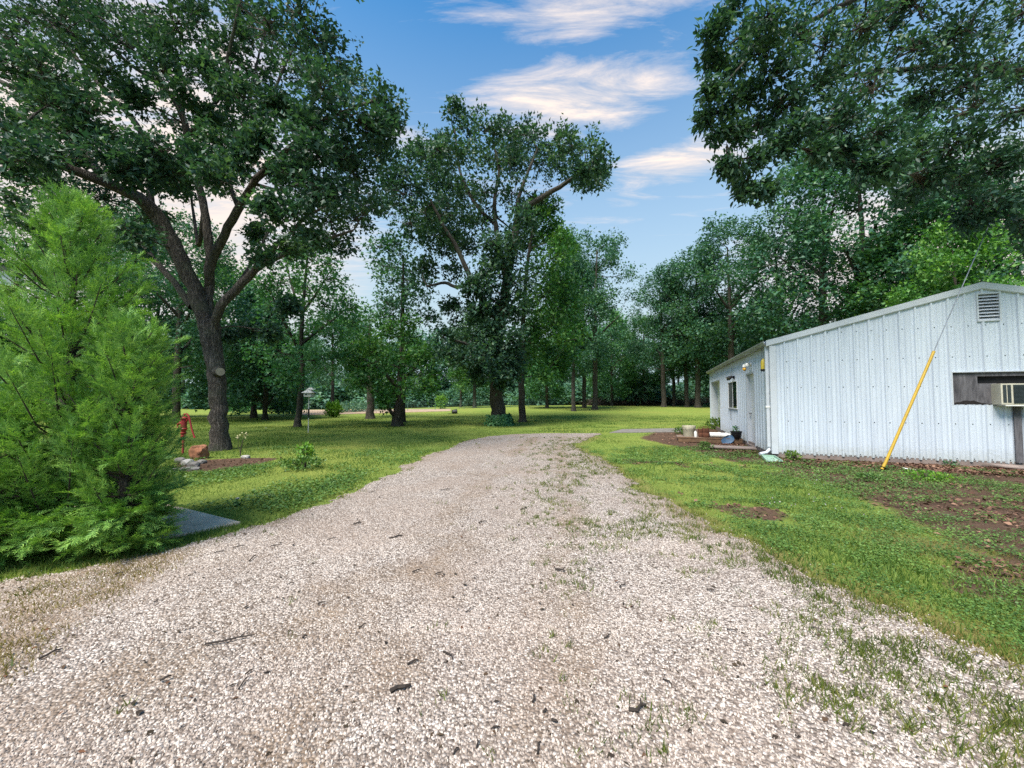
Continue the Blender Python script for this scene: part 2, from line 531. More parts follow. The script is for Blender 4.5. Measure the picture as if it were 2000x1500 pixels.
class MB:
    """collects simple solids, builds ONE mesh"""
    def __init__(s):
        s.v, s.f = [], []

    def add(s, vs, fs):
        b = len(s.v)
        s.v += [tuple(float(c) for c in v) for v in vs]
        s.f += [tuple(i + b for i in f) for f in fs]
        return s

    def box(s, x0, y0, z0, x1, y1, z1):
        return s.add([(x0, y0, z0), (x1, y0, z0), (x1, y1, z0), (x0, y1, z0), (x0, y0, z1), (x1, y0, z1), (x1, y1, z1), (x0, y1, z1)],
                     [(3, 2, 1, 0), (4, 5, 6, 7), (0, 1, 5, 4), (1, 2, 6, 5), (2, 3, 7, 6), (3, 0, 4, 7)])

    def tube(s, pts, radii, n=8, cap=True):
        pts = [Vector([float(c) for c in p]) for p in pts]
        if not hasattr(radii, '__len__'):
            radii = [radii] * len(pts)
        rings, up = [], Vector((0, 0, 1))
        for i, p in enumerate(pts):
            t = (pts[min(i + 1, len(pts) - 1)] - pts[max(i - 1, 0)]).normalized()
            a = t.cross(up if abs(t.z) < 0.95 else Vector((1, 0, 0))).normalized()
            b = t.cross(a)
            rings.append([p + (a * math.cos(2 * math.pi * j / n) + b * math.sin(2 * math.pi * j / n)) * radii[i] for j in range(n)])
        vs = [v for r in rings for v in r]
        fs = []
        for i in range(len(pts) - 1):
            for j in range(n):
                k = (j + 1) % n
                fs.append((i * n + j, (i + 1) * n + j, (i + 1) * n + k, i * n + k))
        if cap:
            fs.append(tuple(range(n)))
            fs.append(tuple(reversed(range((len(pts) - 1) * n, len(pts) * n))))
        return s.add(vs, fs)

    def lathe(s, prof, n=20, cx=0, cy=0):
        vs = [(cx + r * math.cos(2 * math.pi * j / n), cy + r * math.sin(2 * math.pi * j / n), z) for (r, z) in prof for j in range(n)]
        fs = []
        for i in range(len(prof) - 1):
            for j in range(n):
                k = (j + 1) % n
                fs.append((i * n + j, i * n + k, (i + 1) * n + k, (i + 1) * n + j))
        fs.append(tuple(reversed(range(n))))
        fs.append(tuple(range((len(prof) - 1) * n, len(prof) * n)))
        return s.add(vs, fs)

    def prism(s, poly, y0, y1):
        """polygon in xz, extruded along y"""
        n = len(poly)
        vs = [(p[0], y0, p[1]) for p in poly] + [(p[0], y1, p[1]) for p in poly]
        fs = [tuple(range(n)), tuple(reversed(range(n, 2 * n)))]
        for i in range(n):
            k = (i + 1) % n
            fs.append((k, i, n + i, n + k))
        return s.add(vs, fs)

    def build(s, name, mat, parent=None, bevel=0.0, smooth_=False, seg=2):
        me = bpy.data.meshes.new(name)
        me.from_pydata(s.v, [], s.f)
        bm = bmesh.new()
        bm.from_mesh(me)
        bmesh.ops.recalc_face_normals(bm, faces=bm.faces)
        if bevel:
            bmesh.ops.bevel(bm, geom=[e for e in bm.edges if e.calc_face_angle(0) > 0.4], offset=bevel, segments=seg, affect='EDGES', profile=0.6, clamp_overlap=True)
        bm.to_mesh(me)
        bm.free()
        if smooth_:
            for p in me.polygons:
                p.use_smooth = True
            me.set_sharp_from_angle(angle=R(38))
        me.materials.append(mat)
        o = bpy.data.objects.new(name, me)
        col.objects.link(o)
        if parent is not None:
            o.parent = parent
        return o


def rock_mesh(name, rx, ry, rz, seed, sub=3, rough=0.28):
    bm = bmesh.new()
    bmesh.ops.create_icosphere(bm, subdivisions=sub, radius=1)
    for v in bm.verts:
        c = v.co.copy()
        n = mnoise.noise(c * 1.1 + Vector((seed * 3.1, 0, seed))) * rough * 1.3 + mnoise.noise(c * 2.7 + Vector((0, seed * 1.7, 0))) * rough * 0.6
        n += abs(mnoise.noise(c * 6 + Vector((seed, seed, 0)))) * rough * 0.35
        c *= 1 + n
        for ax in range(3):
            if abs(c[ax]) > 0.78:
                c[ax] = math.copysign(0.78 + (abs(c[ax]) - 0.78) * 0.35, c[ax])
        v.co = Vector((c.x * rx, c.y * ry, c.z * rz))
    me = bpy.data.meshes.new(name)
    bm.to_mesh(me)
    bm.free()
    return me


# ------------------------------------------------------------------ leaves
LEAF_KITE = (np.array([(0, 0, 0), (0.30, 0.42, 0.07), (0, 1, -0.06), (-0.30, 0.42, 0.07)]), np.array([(0, 1, 2), (0, 2, 3)]))
LEAF_OAK = (np.array([(0, 0, 0), (0.33, 0.36, 0.06), (0.13, 0.58, 0.02), (0.02, 1.0, -0.08), (-0.15, 0.52, 0.02), (-0.33, 0.42, 0.06)]), np.array([(0, 1, 2), (0, 2, 3), (0, 3, 4), (0, 4, 5)]))
LEAF_MULTI = (np.array([(0, 0, 0), (0.40, 0.34, 0.08), (0.14, 0.56, 0.0), (0.05, 1.0, -0.1), (-0.16, 0.50, 0.0), (-0.42, 0.52, 0.1)]), np.array([(0, 1, 2), (0, 2, 3), (0, 3, 4), (0, 4, 5)]))
LEAF_ROUND = (np.array([(0, 0, 0), (0.42, 0.3, 0.05), (0.42, 0.75, 0.05), (0, 1, -0.02), (-0.42, 0.75, 0.05), (-0.42, 0.3, 0.05)]),
              np.array([(0, 1, 2), (0, 2, 3), (0, 3, 4), (0, 4, 5)]))
LEAF_OVAL = (np.array([(0, 0, 0), (0.17, 0.28, 0.05), (0.20, 0.62, 0.04), (0, 1.05, -0.08), (-0.20, 0.62, 0.04), (-0.17, 0.28, 0.05)]), np.array([(0, 1, 2), (0, 2, 3), (0, 3, 4), (0, 4, 5)]))
BLADE = (np.array([(-0.07, 0, 0), (0.07, 0, 0), (0, 1, 0)]), np.array([(0, 1, 2)]))


def norm(a):
    return a / np.maximum(np.linalg.norm(a, axis=-1, keepdims=True), 1e-9)


def leaves_mesh(name, pos, dirs, nrm, size, tmpl, widths=None):
    tv, tf = tmpl
    y = norm(dirs)
    x = norm(np.cross(y, nrm))
    z = np.cross(x, y)
    s = size[:, None, None]
    w = (1.0 if widths is None else widths[:, None, None])
    v = pos[:, None, :] + s * (tv[None, :, 0:1] * w * x[:, None, :] + tv[None, :, 1:2] * y[:, None, :] + tv[None, :, 2:3] * z[:, None, :])
    n, k = len(pos), len(tv)
    f = tf[None] + (np.arange(n) * k)[:, None, None]
    return np_mesh(name, v.reshape(-1, 3), f.reshape(-1, 3), 3)


# ------------------------------------------------------------------ trees
class Tree:
    def __init__(s, base, seed=0):
        s.base = np.array(base, float)
        s.rng = np.random.default_rng(seed)
        s.v, s.f, s.nv = [], [], 0
        s.tv, s.tfc, s.tnv = [], [], 0
        s.sk = []            # skeleton points (x,y,z,r)
        s.tips, s.tdirs, s.tn = [], [], []

    def tube(s, pts, rad, n=8, fine=False, wob=0.0):
        pts = np.asarray(pts, float)
        rad = np.asarray(rad, float)
        t = np.gradient(pts, axis=0)
        t = norm(t)
        ref = np.where(np.abs(t[:, 2:3]) < 0.95, np.array([[0, 0, 1.0]]), np.array([[1.0, 0, 0]]))
        # constant reference keeps the rings from twisting
        r0 = np.array([0.31, 0.83, 0.12]) if abs(t[:, 2]).mean() > 0.6 else np.array([0.1, 0.05, 1.0])
        a = norm(np.cross(t, r0))
        b = np.cross(t, a)
        ang = np.arange(n) * 2 * np.pi / n
        rr = rad[:, None] * (1 + (wob * s.rng.normal(size=(len(pts), n)) if wob else 0))
        ring = pts[:, None, :] + rr[..., None] * (np.cos(ang)[None, :, None] * a[:, None, :] + np.sin(ang)[None, :, None] * b[:, None, :])
        i = np.arange(len(pts) - 1)[:, None] * n
        j = np.arange(n)[None, :]
        k = (j + 1) % n
        f = np.stack([i + j, i + n + j, i + n + k, i + k], -1).reshape(-1, 4)
        if fine:
            s.tv.append(ring.reshape(-1, 3)); s.tfc.append(f + s.tnv); s.tnv += len(pts) * n
        else:
            s.v.append(ring.reshape(-1, 3)); s.f.append(f + s.nv); s.nv += len(pts) * n

    def limb(s, pts, rad, n=10, wob=0.04, step=0.3):
        """smooth limb through the given points"""
        pts = np.asarray(pts, float)
        rad = np.asarray(rad, float)
        L = np.concatenate([[0], np.cumsum(np.linalg.norm(np.diff(pts, axis=0), axis=1))])
        m = max(3, int(L[-1] / step) + 1)
        q = np.linspace(0, L[-1], m)
        # Catmull-Rom through the points
        P = np.vstack([2 * pts[0] - pts[1], pts, 2 * pts[-1] - pts[-2]])
        out = []
        for u in q:
            i = min(max(np.searchsorted(L, u) - 1, 0), len(pts) - 2)
            t = (u - L[i]) / max(L[i + 1] - L[i], 1e-6)
            p0, p1, p2, p3 = P[i], P[i + 1], P[i + 2], P[i + 3]
            out.append(0.5 * ((2 * p1) + (-p0 + p2) * t + (2 * p0 - 5 * p1 + 4 * p2 - p3) * t * t + (-p0 + 3 * p1 - 3 * p2 + p3) * t ** 3))
        out = np.array(out)
        r = np.interp(q, L, rad)
        out[1:-1] += s.rng.normal(size=(m - 2, 3)) * np.minimum(0.022, r[1:-1, None] * 0.12)
        s.tube(out, r, n, wob=wob)
        for p, rr in zip(out, r):
            s.sk.append((*p, rr))
        return out

    def clumps(s, cl, tips_per=40, twig=True, shell=0.42, flat=0.75, up=0.25, branch_n=5):
        """cl: (x,y,z,r). Nearest clumps are joined to the skeleton first; each gets a branch, twigs and leaf tips."""
        todo = [np.array(c, float) for c in cl]
        fixed = [p for p in s.sk]
        while todo:
            S = np.array(s.sk)
            C = np.array(todo)
            d = np.linalg.norm(C[:, None, :3] - S[None, :, :3], axis=2) + 1.3 * np.maximum(0, S[None, :, 2] - C[:, None, 2])
            i, j = np.unravel_index(np.argmin(d), d.shape)
            c, a = todo.pop(i), S[j]
            dist = np.linalg.norm(c[:3] - a[:3])
            r0 = min(a[3] * 0.72, 0.014 + 0.011 * dist + 0.012 * c[3])
            if dist > 0.15:
                mid = (a[:3] + c[:3]) / 2 + s.rng.normal(size=3) * 0.10 * dist + np.array((0, 0, 0.07 * dist))
                m = max(4, min(9, int(dist / 0.35) + 2))
                t = np.linspace(0, 1, m)[:, None]
                pts = (1 - t) ** 2 * a[:3] + 2 * t * (1 - t) * mid + t * t * c[:3]
                rad = np.linspace(r0, max(0.008, r0 * 0.35), m)
                s.tube(pts, rad, branch_n)
                for p, rr in zip(pts[1:], rad[1:]):
                    s.sk.append((*p, rr))
                root = pts[max(0, m - 3)]
            else:
                root = a[:3]
            n = max(4, int(tips_per * s.rng.uniform(0.75, 1.25)))
            u = norm(s.rng.normal(size=(n, 3)))
            rad = c[3] * s.rng.uniform(0, 1, (n, 1)) ** shell * s.rng.uniform(0.8, 1.18, (n, 1))
            off = u * rad * np.array((1, 1, flat))
            tip = c[:3] + off
            dirs = norm(off + (c[:3] - root) * 0.4 + np.array((0, 0, up * c[3])))
            s.tips.append(tip); s.tdirs.append(dirs)
            if twig:
                for p in tip[::2] if twig == 'half' else tip:
                    q = root + (c[:3] - root) * s.rng.uniform(0.2, 1.0)
                    mm = (q + p) / 2 + s.rng.normal(size=3) * 0.08 * c[3]
                    s.tube(np.array((q, mm, p)), np.array((0.013, 0.009, 0.004)) * (0.7 + 0.5 * c[3]), 3, fine=True)

    def foliage(s, per_tip, size, spread, tmpl, name='crown', size_var=0.48, droop=0.15, nup=0.9, rand=0.75):
        tip = np.vstack(s.tips); td = np.vstack(s.tdirs)
        P = np.repeat(tip, per_tip, 0); D = np.repeat(td, per_tip, 0)
        n = len(P)
        D = norm(D * 0.55 + s.rng.normal(size=(n, 3)) * rand + np.array((0, 0, -droop)))
        P = P + s.rng.normal(size=(n, 3)) * spread + D * size * 0.1
        N = norm(np.array((0, 0, nup)) + s.rng.normal(size=(n, 3)) * 0.55)
        sz = size * s.rng.uniform(1 - size_var, 1 + size_var, n)
        return leaves_mesh(name, P, D, N, sz, tmpl)

    def wood_mesh(s, name):
        return np_mesh(name, np.vstack(s.v), np.vstack(s.f), 4, True)

    def twig_mesh(s, name):
        return np_mesh(name, np.vstack(s.tv), np.vstack(s.tfc), 4, True)

    def finish(s, name, label, cat, leafmat, barkmat, per_tip=9, size=0.16, spread=0.12, tmpl=LEAF_OAK, group=None, **kw):
        root = empty(name, s.base)
        tag(root, label, cat, group)
        b = s.base.astype(np.float64)
        s.v = [a - b for a in s.v]
        me = s.wood_mesh('trunk')
        link_mesh('trunk', me, barkmat, root)
        if s.tv:
            s.tv = [a - b for a in s.tv]
            link_mesh('fine_branching', s.twig_mesh('fine_branching'), M['twig'], root)['kind'] = 'stuff'
        s.tips = [a - b for a in s.tips]
        link_mesh('crown', s.foliage(per_tip, size, spread, tmpl, **kw), leafmat, root)
        return root


def px_clumps(lst, d, dspread, rs, scale=1.0):
    """(px,py,r px[,depth offset]) -> world clumps at distance d with spread in depth"""
    out = []
    for c in lst:
        do = c[3] if len(c) > 3 else rs.uniform(-dspread, dspread)
        dd = d + do
        p = at(c[0], c[1], dd)
        out.append((*p, c[2] / F_PX * d * scale))
    return out


def flare(base, top, r0, r1, hgt=0.5):
    """trunk base points with a root flare"""
    b = np.array(base, float)
    return [b + (0, 0, -0.12), b + (0, 0, 0.06), b + (0, 0, 0.22), b + (0, 0, hgt)], [r0 * 1.55, r0 * 1.38, r0 * 1.14, r0]


# ================================================================== STRUCTURE: ground, driveway, paths
GRAVEL_PX = [(-900, 1400), (-300, 1200), (0, 1135), (110, 1125), (250, 1096), (380, 1060), (480, 1036), (620, 984), (700, 950), (770, 921), (850, 884),
             (905, 862), (960, 851), (1060, 846), (1175, 846), (1165, 853), (1130, 868), (1140, 880), (1185, 905), (1235, 938),
             (1275, 965), (1400, 1034), (1500, 1078), (1650, 1142), (1800, 1205), (2000, 1295), (2300, 1420), (2500, 1520)]
GRAVEL = np.array([gp(*p)[:2] for p in GRAVEL_PX])
GRAVEL = np.vstack([GRAVEL, [(5.5, -1.0), (6.0, -9), (-7, -9)]])
RIGHT_EDGE = GRAVEL[15:28]


def poly_sdf(P, x, y):
    """signed distance, negative inside"""
    x = np.asarray(x, float); y = np.asarray(y, float)
    d = np.full(x.shape, 1e9)
    ins = np.zeros(x.shape, bool)
    n = len(P)
    for i in range(n):
        ax, ay = P[i]
        bx, by = P[(i + 1) % n]
        ex, ey = bx - ax, by - ay
        t = np.clip(((x - ax) * ex + (y - ay) * ey) / (ex * ex + ey * ey + 1e-12), 0, 1)
        d = np.minimum(d, np.hypot(x - ax - t * ex, y - ay - t * ey))
        c = ((ay > y) != (by > y)) & (x < (bx - ax) * (y - ay) / ((by - ay) if by != ay else 1e-12) + ax)
        ins ^= c
    return np.where(ins, -d, d)


def line_dist(P, x, y):
    d = np.full(np.shape(x), 1e9)
    for i in range(len(P) - 1):
        ax, ay = P[i]; bx, by = P[i + 1]
        ex, ey = bx - ax, by - ay
        t = np.clip(((x - ax) * ex + (y - ay) * ey) / (ex * ex + ey * ey), 0, 1)
        d = np.minimum(d, np.hypot(x - ax - t * ex, y - ay - t * ey))
    return d


_nt = np.random.default_rng(5).uniform(-1, 1, (64, 64))


def vnoise(x, y, s):
    """tiling value noise, -1..1"""
    x = np.asarray(x) * s; y = np.asarray(y) * s
    xi = np.floor(x).astype(int); yi = np.floor(y).astype(int)
    fx = x - xi; fy = y - yi
    fx = fx * fx * (3 - 2 * fx); fy = fy * fy * (3 - 2 * fy)
    g = lambda a, b: _nt[a % 64, b % 64]
    return (g(xi, yi) * (1 - fx) + g(xi + 1, yi) * fx) * (1 - fy) + (g(xi, yi + 1) * (1 - fx) + g(xi + 1, yi + 1) * fx) * fy


def edge_noise(x, y):
    return 0.16 * vnoise(x, y, 1.3) + 0.10 * vnoise(x + 7, y, 3.7) + 0.06 * vnoise(x, y + 3, 9.0)


def gravel_sdf(x, y):
    return poly_sdf(GRAVEL, x, y) + edge_noise(x, y)


SOIL_PX = [(1300, 838), (1390, 838), (1500, 885), (2080, 905), (2300, 1000), (2250, 1130), (1980, 1085), (1790, 1010), (1650, 945), (1520, 908), (1440, 900), (1330, 872), (1260, 856)]
SOIL = np.array([gp(*p)[:2] for p in SOIL_PX])
BED_PX = [(345, 905), (400, 898), (480, 894), (545, 895), (500, 908), (420, 920), (350, 924)]
BED = np.array([gp(*p)[:2] for p in BED_PX])


def soil_f(x, y):
    a = smooth(0.9, -0.5, poly_sdf(SOIL, x, y))
    b = smooth(0.15, -0.15, poly_sdf(BED, x, y))
    c = 0.75 * smooth(1.6, 0.4, np.hypot((x - gbase(1000, 24)[0]) / 2.2, (y - 24.5) / 1.0) )
    e = 0.62 * smooth(0.1, 0.55, vnoise(x + 4, y, 1.1) + 0.5 * vnoise(x, y + 6, 2.9)) * smooth(1.2, 2.6, x) * smooth(13, 10, y) * smooth(0.15, 0.7, line_dist(RIGHT_EDGE, x, y))
    return np.maximum(np.maximum(np.maximum(a, b), 0.55 * c), e)


DRY_PX = [(-60, 1260), (0, 1180), (180, 1110), (300, 1085), (360, 1080), (330, 1110), (250, 1150), (120, 1230), (0, 1330)]
DRY = np.array([gp(*p)[:2] for p in DRY_PX])


def dry_f(x, y):
    a = smooth(0.25, -0.15, poly_sdf(DRY, x, y))
    # worn strip on the right between the weeds and the gravel
    b = 0.55 * smooth(0.7, 0.05, line_dist(RIGHT_EDGE, x, y))
    e = 0.62 * smooth(1.9, 0.3, np.hypot(x - 4.5, (y - 3.9))) * (0.6 + 0.8 * np.clip(vnoise(x, y, 1.6), -0.5, 0.5))
    return np.maximum(np.maximum(a, b), e)


WORN = [gp(*q)[:2] for q in ((820, 1130), (640, 1190), (760, 1300), (1040, 925), (1075, 922), (330, 1330), (560, 1240), (900, 1060))]


TRACK_A = np.array([gp(*q)[:2] for q in ((560, 1480), (690, 1250), (790, 1110), (880, 1010), (960, 930), (1010, 880), (1050, 855))])
TRACK_B = np.array([gp(*q)[:2] for q in ((1090, 1480), (1100, 1250), (1105, 1110), (1105, 1010), (1100, 930), (1095, 880), (1100, 855))])


def dirt_f(x, y):
    """brown fines showing through the gravel: the left verge and worn spots"""
    a = smooth(0.45, -0.25, poly_sdf(DRY, x, y))
    p = np.zeros(np.shape(x))
    for i, q in enumerate(WORN):
        p = np.maximum(p, 0.62 * smooth(1.0, 0.1, np.hypot(x - q[0], (y - q[1]) * (1.0 if i != 4 else 2.0)) / (0.75 if i < 3 or i > 4 else 0.45)))
    e = 0.5 * smooth(-0.55, 0.0, poly_sdf(GRAVEL, x, y))
    tr = np.minimum(line_dist(TRACK_A, x, y), line_dist(TRACK_B, x, y))
    p = np.maximum(p, (0.48 + 0.25 * vnoise(x, y, 0.8)) * smooth(0.42, 0.08, tr + 0.10 * vnoise(x, y, 2.0)))
    b = np.clip(0.55 * vnoise(x + 3, y, 0.45) + 0.35 * vnoise(x, y + 9, 1.4), 0, 1) * 0.9
    return np.clip(np.maximum(np.maximum(a, p), np.maximum(e, b)) + 0.25 * vnoise(x, y, 3.0) * (a + p + e > 0.05), 0, 1)


def build_ground():
    n = 281
    u = np.linspace(-1, 1, n)
    w = 15 * u + 385 * np.sign(u) * np.abs(u) ** 6
    gx, gy = np.meshgrid(w, 9 + w)
    gzv = gz(gx, gy)
    v = np.stack([gx, gy, gzv], -1).reshape(-1, 3)
    i = np.arange(n - 1)
    a = (i[:, None] * n + i[None, :]).ravel()
    f = np.stack([a, a + 1, a + n + 1, a + n], -1)
    me = np_mesh('lawn', v, f, 4, True)
    for nm, fn in (('soil', soil_f), ('dry', dry_f)):
        at_ = me.attributes.new(nm, 'FLOAT', 'POINT')
        at_.data.foreach_set('value', fn(v[:, 0], v[:, 1]).astype(np.float32))
    tag(link_mesh('lawn', me, M['ground']), 'green mown lawn with bare soil patches stretching to the woods', 'lawn', kind='structure')

    # gravel driveway sheet
    s = 0.085
    xs = np.arange(-9.5, 9.5, s); ys = np.arange(-8.5, 19.5, s)
    gx, gy = np.meshgrid(xs, ys)
    sd_ = gravel_sdf(gx, gy)
    m, n = gx.shape
    zz = np.maximum(0.0045, 0.020 - 0.02 * smooth(-0.25, 0.05, sd_)) + 0.010 * (1 + vnoise(gx, gy, 0.9)) * smooth(-0.2, -1.2, sd_)
    v = np.stack([gx, gy, zz], -1).reshape(-1, 3)
    ok = sd_ < 0.0
    q = ok[:-1, :-1] & ok[1:, :-1] & ok[:-1, 1:] & ok[1:, 1:]
    a = (np.arange(m - 1)[:, None] * n + np.arange(n - 1)[None, :])[q]
    f = np.stack([a, a + 1, a + n + 1, a + n], -1)
    used = np.unique(f)
    re = np.full(len(v), -1)
    re[used] = np.arange(len(used))
    me = np_mesh('gravel_driveway', v[used], re[f], 4, True)
    at_ = me.attributes.new('dirt', 'FLOAT', 'POINT')
    at_.data.foreach_set('value', dirt_f(v[used][:, 0], v[used][:, 1]).astype(np.float32))
    tag(link_mesh('gravel_driveway', me, M['gravel']), 'pale crushed limestone driveway curving across the lawn', 'driveway', kind='structure')


build_ground()


def slab(name, pts, z0, z1, mat, label, cat):
    mb = MB()
    n = len(pts)
    vs = [(p[0], p[1], z0) for p in pts] + [(p[0], p[1], z1) for p in pts]
    fs = [tuple(reversed(range(n))), tuple(range(n, 2 * n))] + [(i, (i + 1) % n, n + (i + 1) % n, n + i) for i in range(n)]
    mb.add(vs, fs)
    o = mb.build(name, mat, bevel=0.008)
    return tag(o, label, cat, kind='structure')


# concrete walk at the cedar, and the pale apron by the shed
c0 = gp(470, 1023)[:2]
dA = norm(gp(345, 992)[:2] - c0)
dB = norm(gp(268, 1066)[:2] - c0)
slab('concrete_walk', [c0, c0 + dA * 5.2, c0 + dA * 5.2 + dB * 1.02, c0 + dB * 1.02], -0.06, 0.028, M['concrete'], 'brown stained concrete walk ending beside the cedar', 'walk')
p1, p2, p3, p4 = (gp(*p)[:2] for p in ((1190, 846), (1345, 844), (1340, 837), (1215, 839)))
slab('concrete_apron', [p1, p2, p3, p4], -0.05, 0.03, M['stone_grey'], 'low concrete slab between the driveway and the shed', 'slab')
g1, g2, g3, g4 = (gp(*p)[:2] for p in ((585, 811), (880, 803), (880, 799), (585, 801)))
v = [(p[0], p[1], float(gz(p[0], p[1])) + 0.03) for p in (g1, g2, g3, g4)]
gm = MB().add([(q[0], q[1], q[2] - 0.25) for q in v] + v, [(3, 2, 1, 0), (4, 5, 6, 7), (0, 1, 5, 4), (1, 2, 6, 5), (2, 3, 7, 6), (3, 0, 4, 7)])
tag(gm.build('garden_plot', M['garden_soil']), 'strip of bare tan garden soil along the wire fence', 'soil', kind='structure')



# ================================================================== SHED
SX, SY, SROT = 7.10, 10.50, R(-20.4)
S_EAVE, S_RIDGE, S_HALF, S_LEN, S_BASE = 3.20, 4.33, 4.27, 12.6, 0.13
ex = np.array((math.cos(SROT), math.sin(SROT), 0)); ey = np.array((-math.sin(SROT), math.cos(SROT), 0))
S0 = np.array((SX, SY, 0.0))


def on_plane(px, py, n, off=0.0):
    """local shed coordinates (x, y, z) of a pixel on the gable (n='g') or long side wall (n='s')"""
    v = pray(px, py)
    o = np.array((0, 0, EYE))
    nn = ey if n == 'g' else ex
    t = np.dot(S0 + nn * off - o, nn) / np.dot(v, nn)
    p = o + v * t - S0
    return np.array((np.dot(p, ex), np.dot(p, ey), p[2]))


def shed_world(x, y, z):
    return S0 + ex * x + ey * y + np.array((0, 0, z))


def rib_profile(a, b, pitch=0.305, minor=True):
    """(s, out) points of a ribbed sheet between a and b"""
    pts = [(a, 0.0)]
    k = math.floor(a / pitch)
    while k * pitch < b + pitch:
        c = k * pitch
        for q in ((c - 0.034, 0), (c - 0.016, 0.034), (c + 0.016, 0.034), (c + 0.034, 0)):
            pts.append(q)
        if minor:
            for mpos in (c + pitch / 3, c + 2 * pitch / 3):
                for q in ((mpos - 0.016, 0), (mpos, 0.006), (mpos + 0.016, 0)):
                    pts.append(q)
        k += 1
    pts = [p for p in pts if a < p[0] < b] + [(a, 0.0), (b, 0.0)]
    pts.sort()
    return pts


def rib_off(s, pitch=0.305):
    u = (s + pitch / 2) % pitch - pitch / 2
    a = abs(u)
    if a < 0.016:
        return 0.034
    if a < 0.034:
        return 0.034 * (0.034 - a) / 0.018
    for mpos in (pitch / 3, -pitch / 3):
        if abs(u - mpos) < 0.016:
            return 0.013 * (1 - abs(u - mpos) / 0.016)
    return 0.0


def ribbed(mb, a, b, zlo, ztop, place, openings):
    """ribbed sheet from s=a..b; ztop function; openings (s0,s1,z0,z1)"""
    ss = {p[0] for p in rib_profile(a, b)}
    for o in openings:
        for q in (o[0], o[1]):
            if a < q < b:
                ss.add(q)
    ss = sorted(ss)
    for s0, s1 in zip(ss[:-1], ss[1:]):
        if s1 - s0 < 1e-5:
            continue
        mid = (s0 + s1) / 2
        TOP = 99.0
        spans = [(zlo, TOP)]
        for o in openings:
            if o[0] < mid < o[1]:
                nxt = []
                for (z0, z1) in spans:
                    if z0 < o[2]:
                        nxt.append((z0, min(z1, o[2])))
                    if z1 > o[3]:
                        nxt.append((max(z0, o[3]), z1))
                spans = nxt
        for (z0, z1) in spans:
            za = ztop(s0) if z1 == TOP else z1
            zb = ztop(s1) if z1 == TOP else z1
            mb.add([place(s0, rib_off(s0), z0), place(s1, rib_off(s1), z0), place(s1, rib_off(s1), zb), place(s0, rib_off(s0), za)], [(0, 1, 2, 3)])


def raw_build(mb, name, mat, parent):
    me = bpy.data.meshes.new(name)
    me.from_pydata(mb.v, [], mb.f)
    bm = bmesh.new(); bm.from_mesh(me)
    bmesh.ops.remove_doubles(bm, verts=bm.verts, dist=1e-5)
    bm.faces.ensure_lookup_table()
    # pieces cut apart by an opening become sheets of their own
    left, isles = set(bm.faces), []
    while left:
        st, isl = [left.pop()], []
        while st:
            f = st.pop()
            isl.append(f)
            for e in f.edges:
                for g in e.link_faces:
                    if g in left:
                        left.discard(g)
                        st.append(g)
        isles.append([[tuple(v.co) for v in f.verts] for f in isl])
    bm.free()
    for isl in isles:
        idx, fs = {}, []
        for f in isl:
            fs.append([idx.setdefault(c, len(idx)) for c in f])
        m2 = bpy.data.meshes.new(name)
        m2.from_pydata(list(idx), [], fs)
        o = link_mesh(name, m2, mat, parent)
    return o


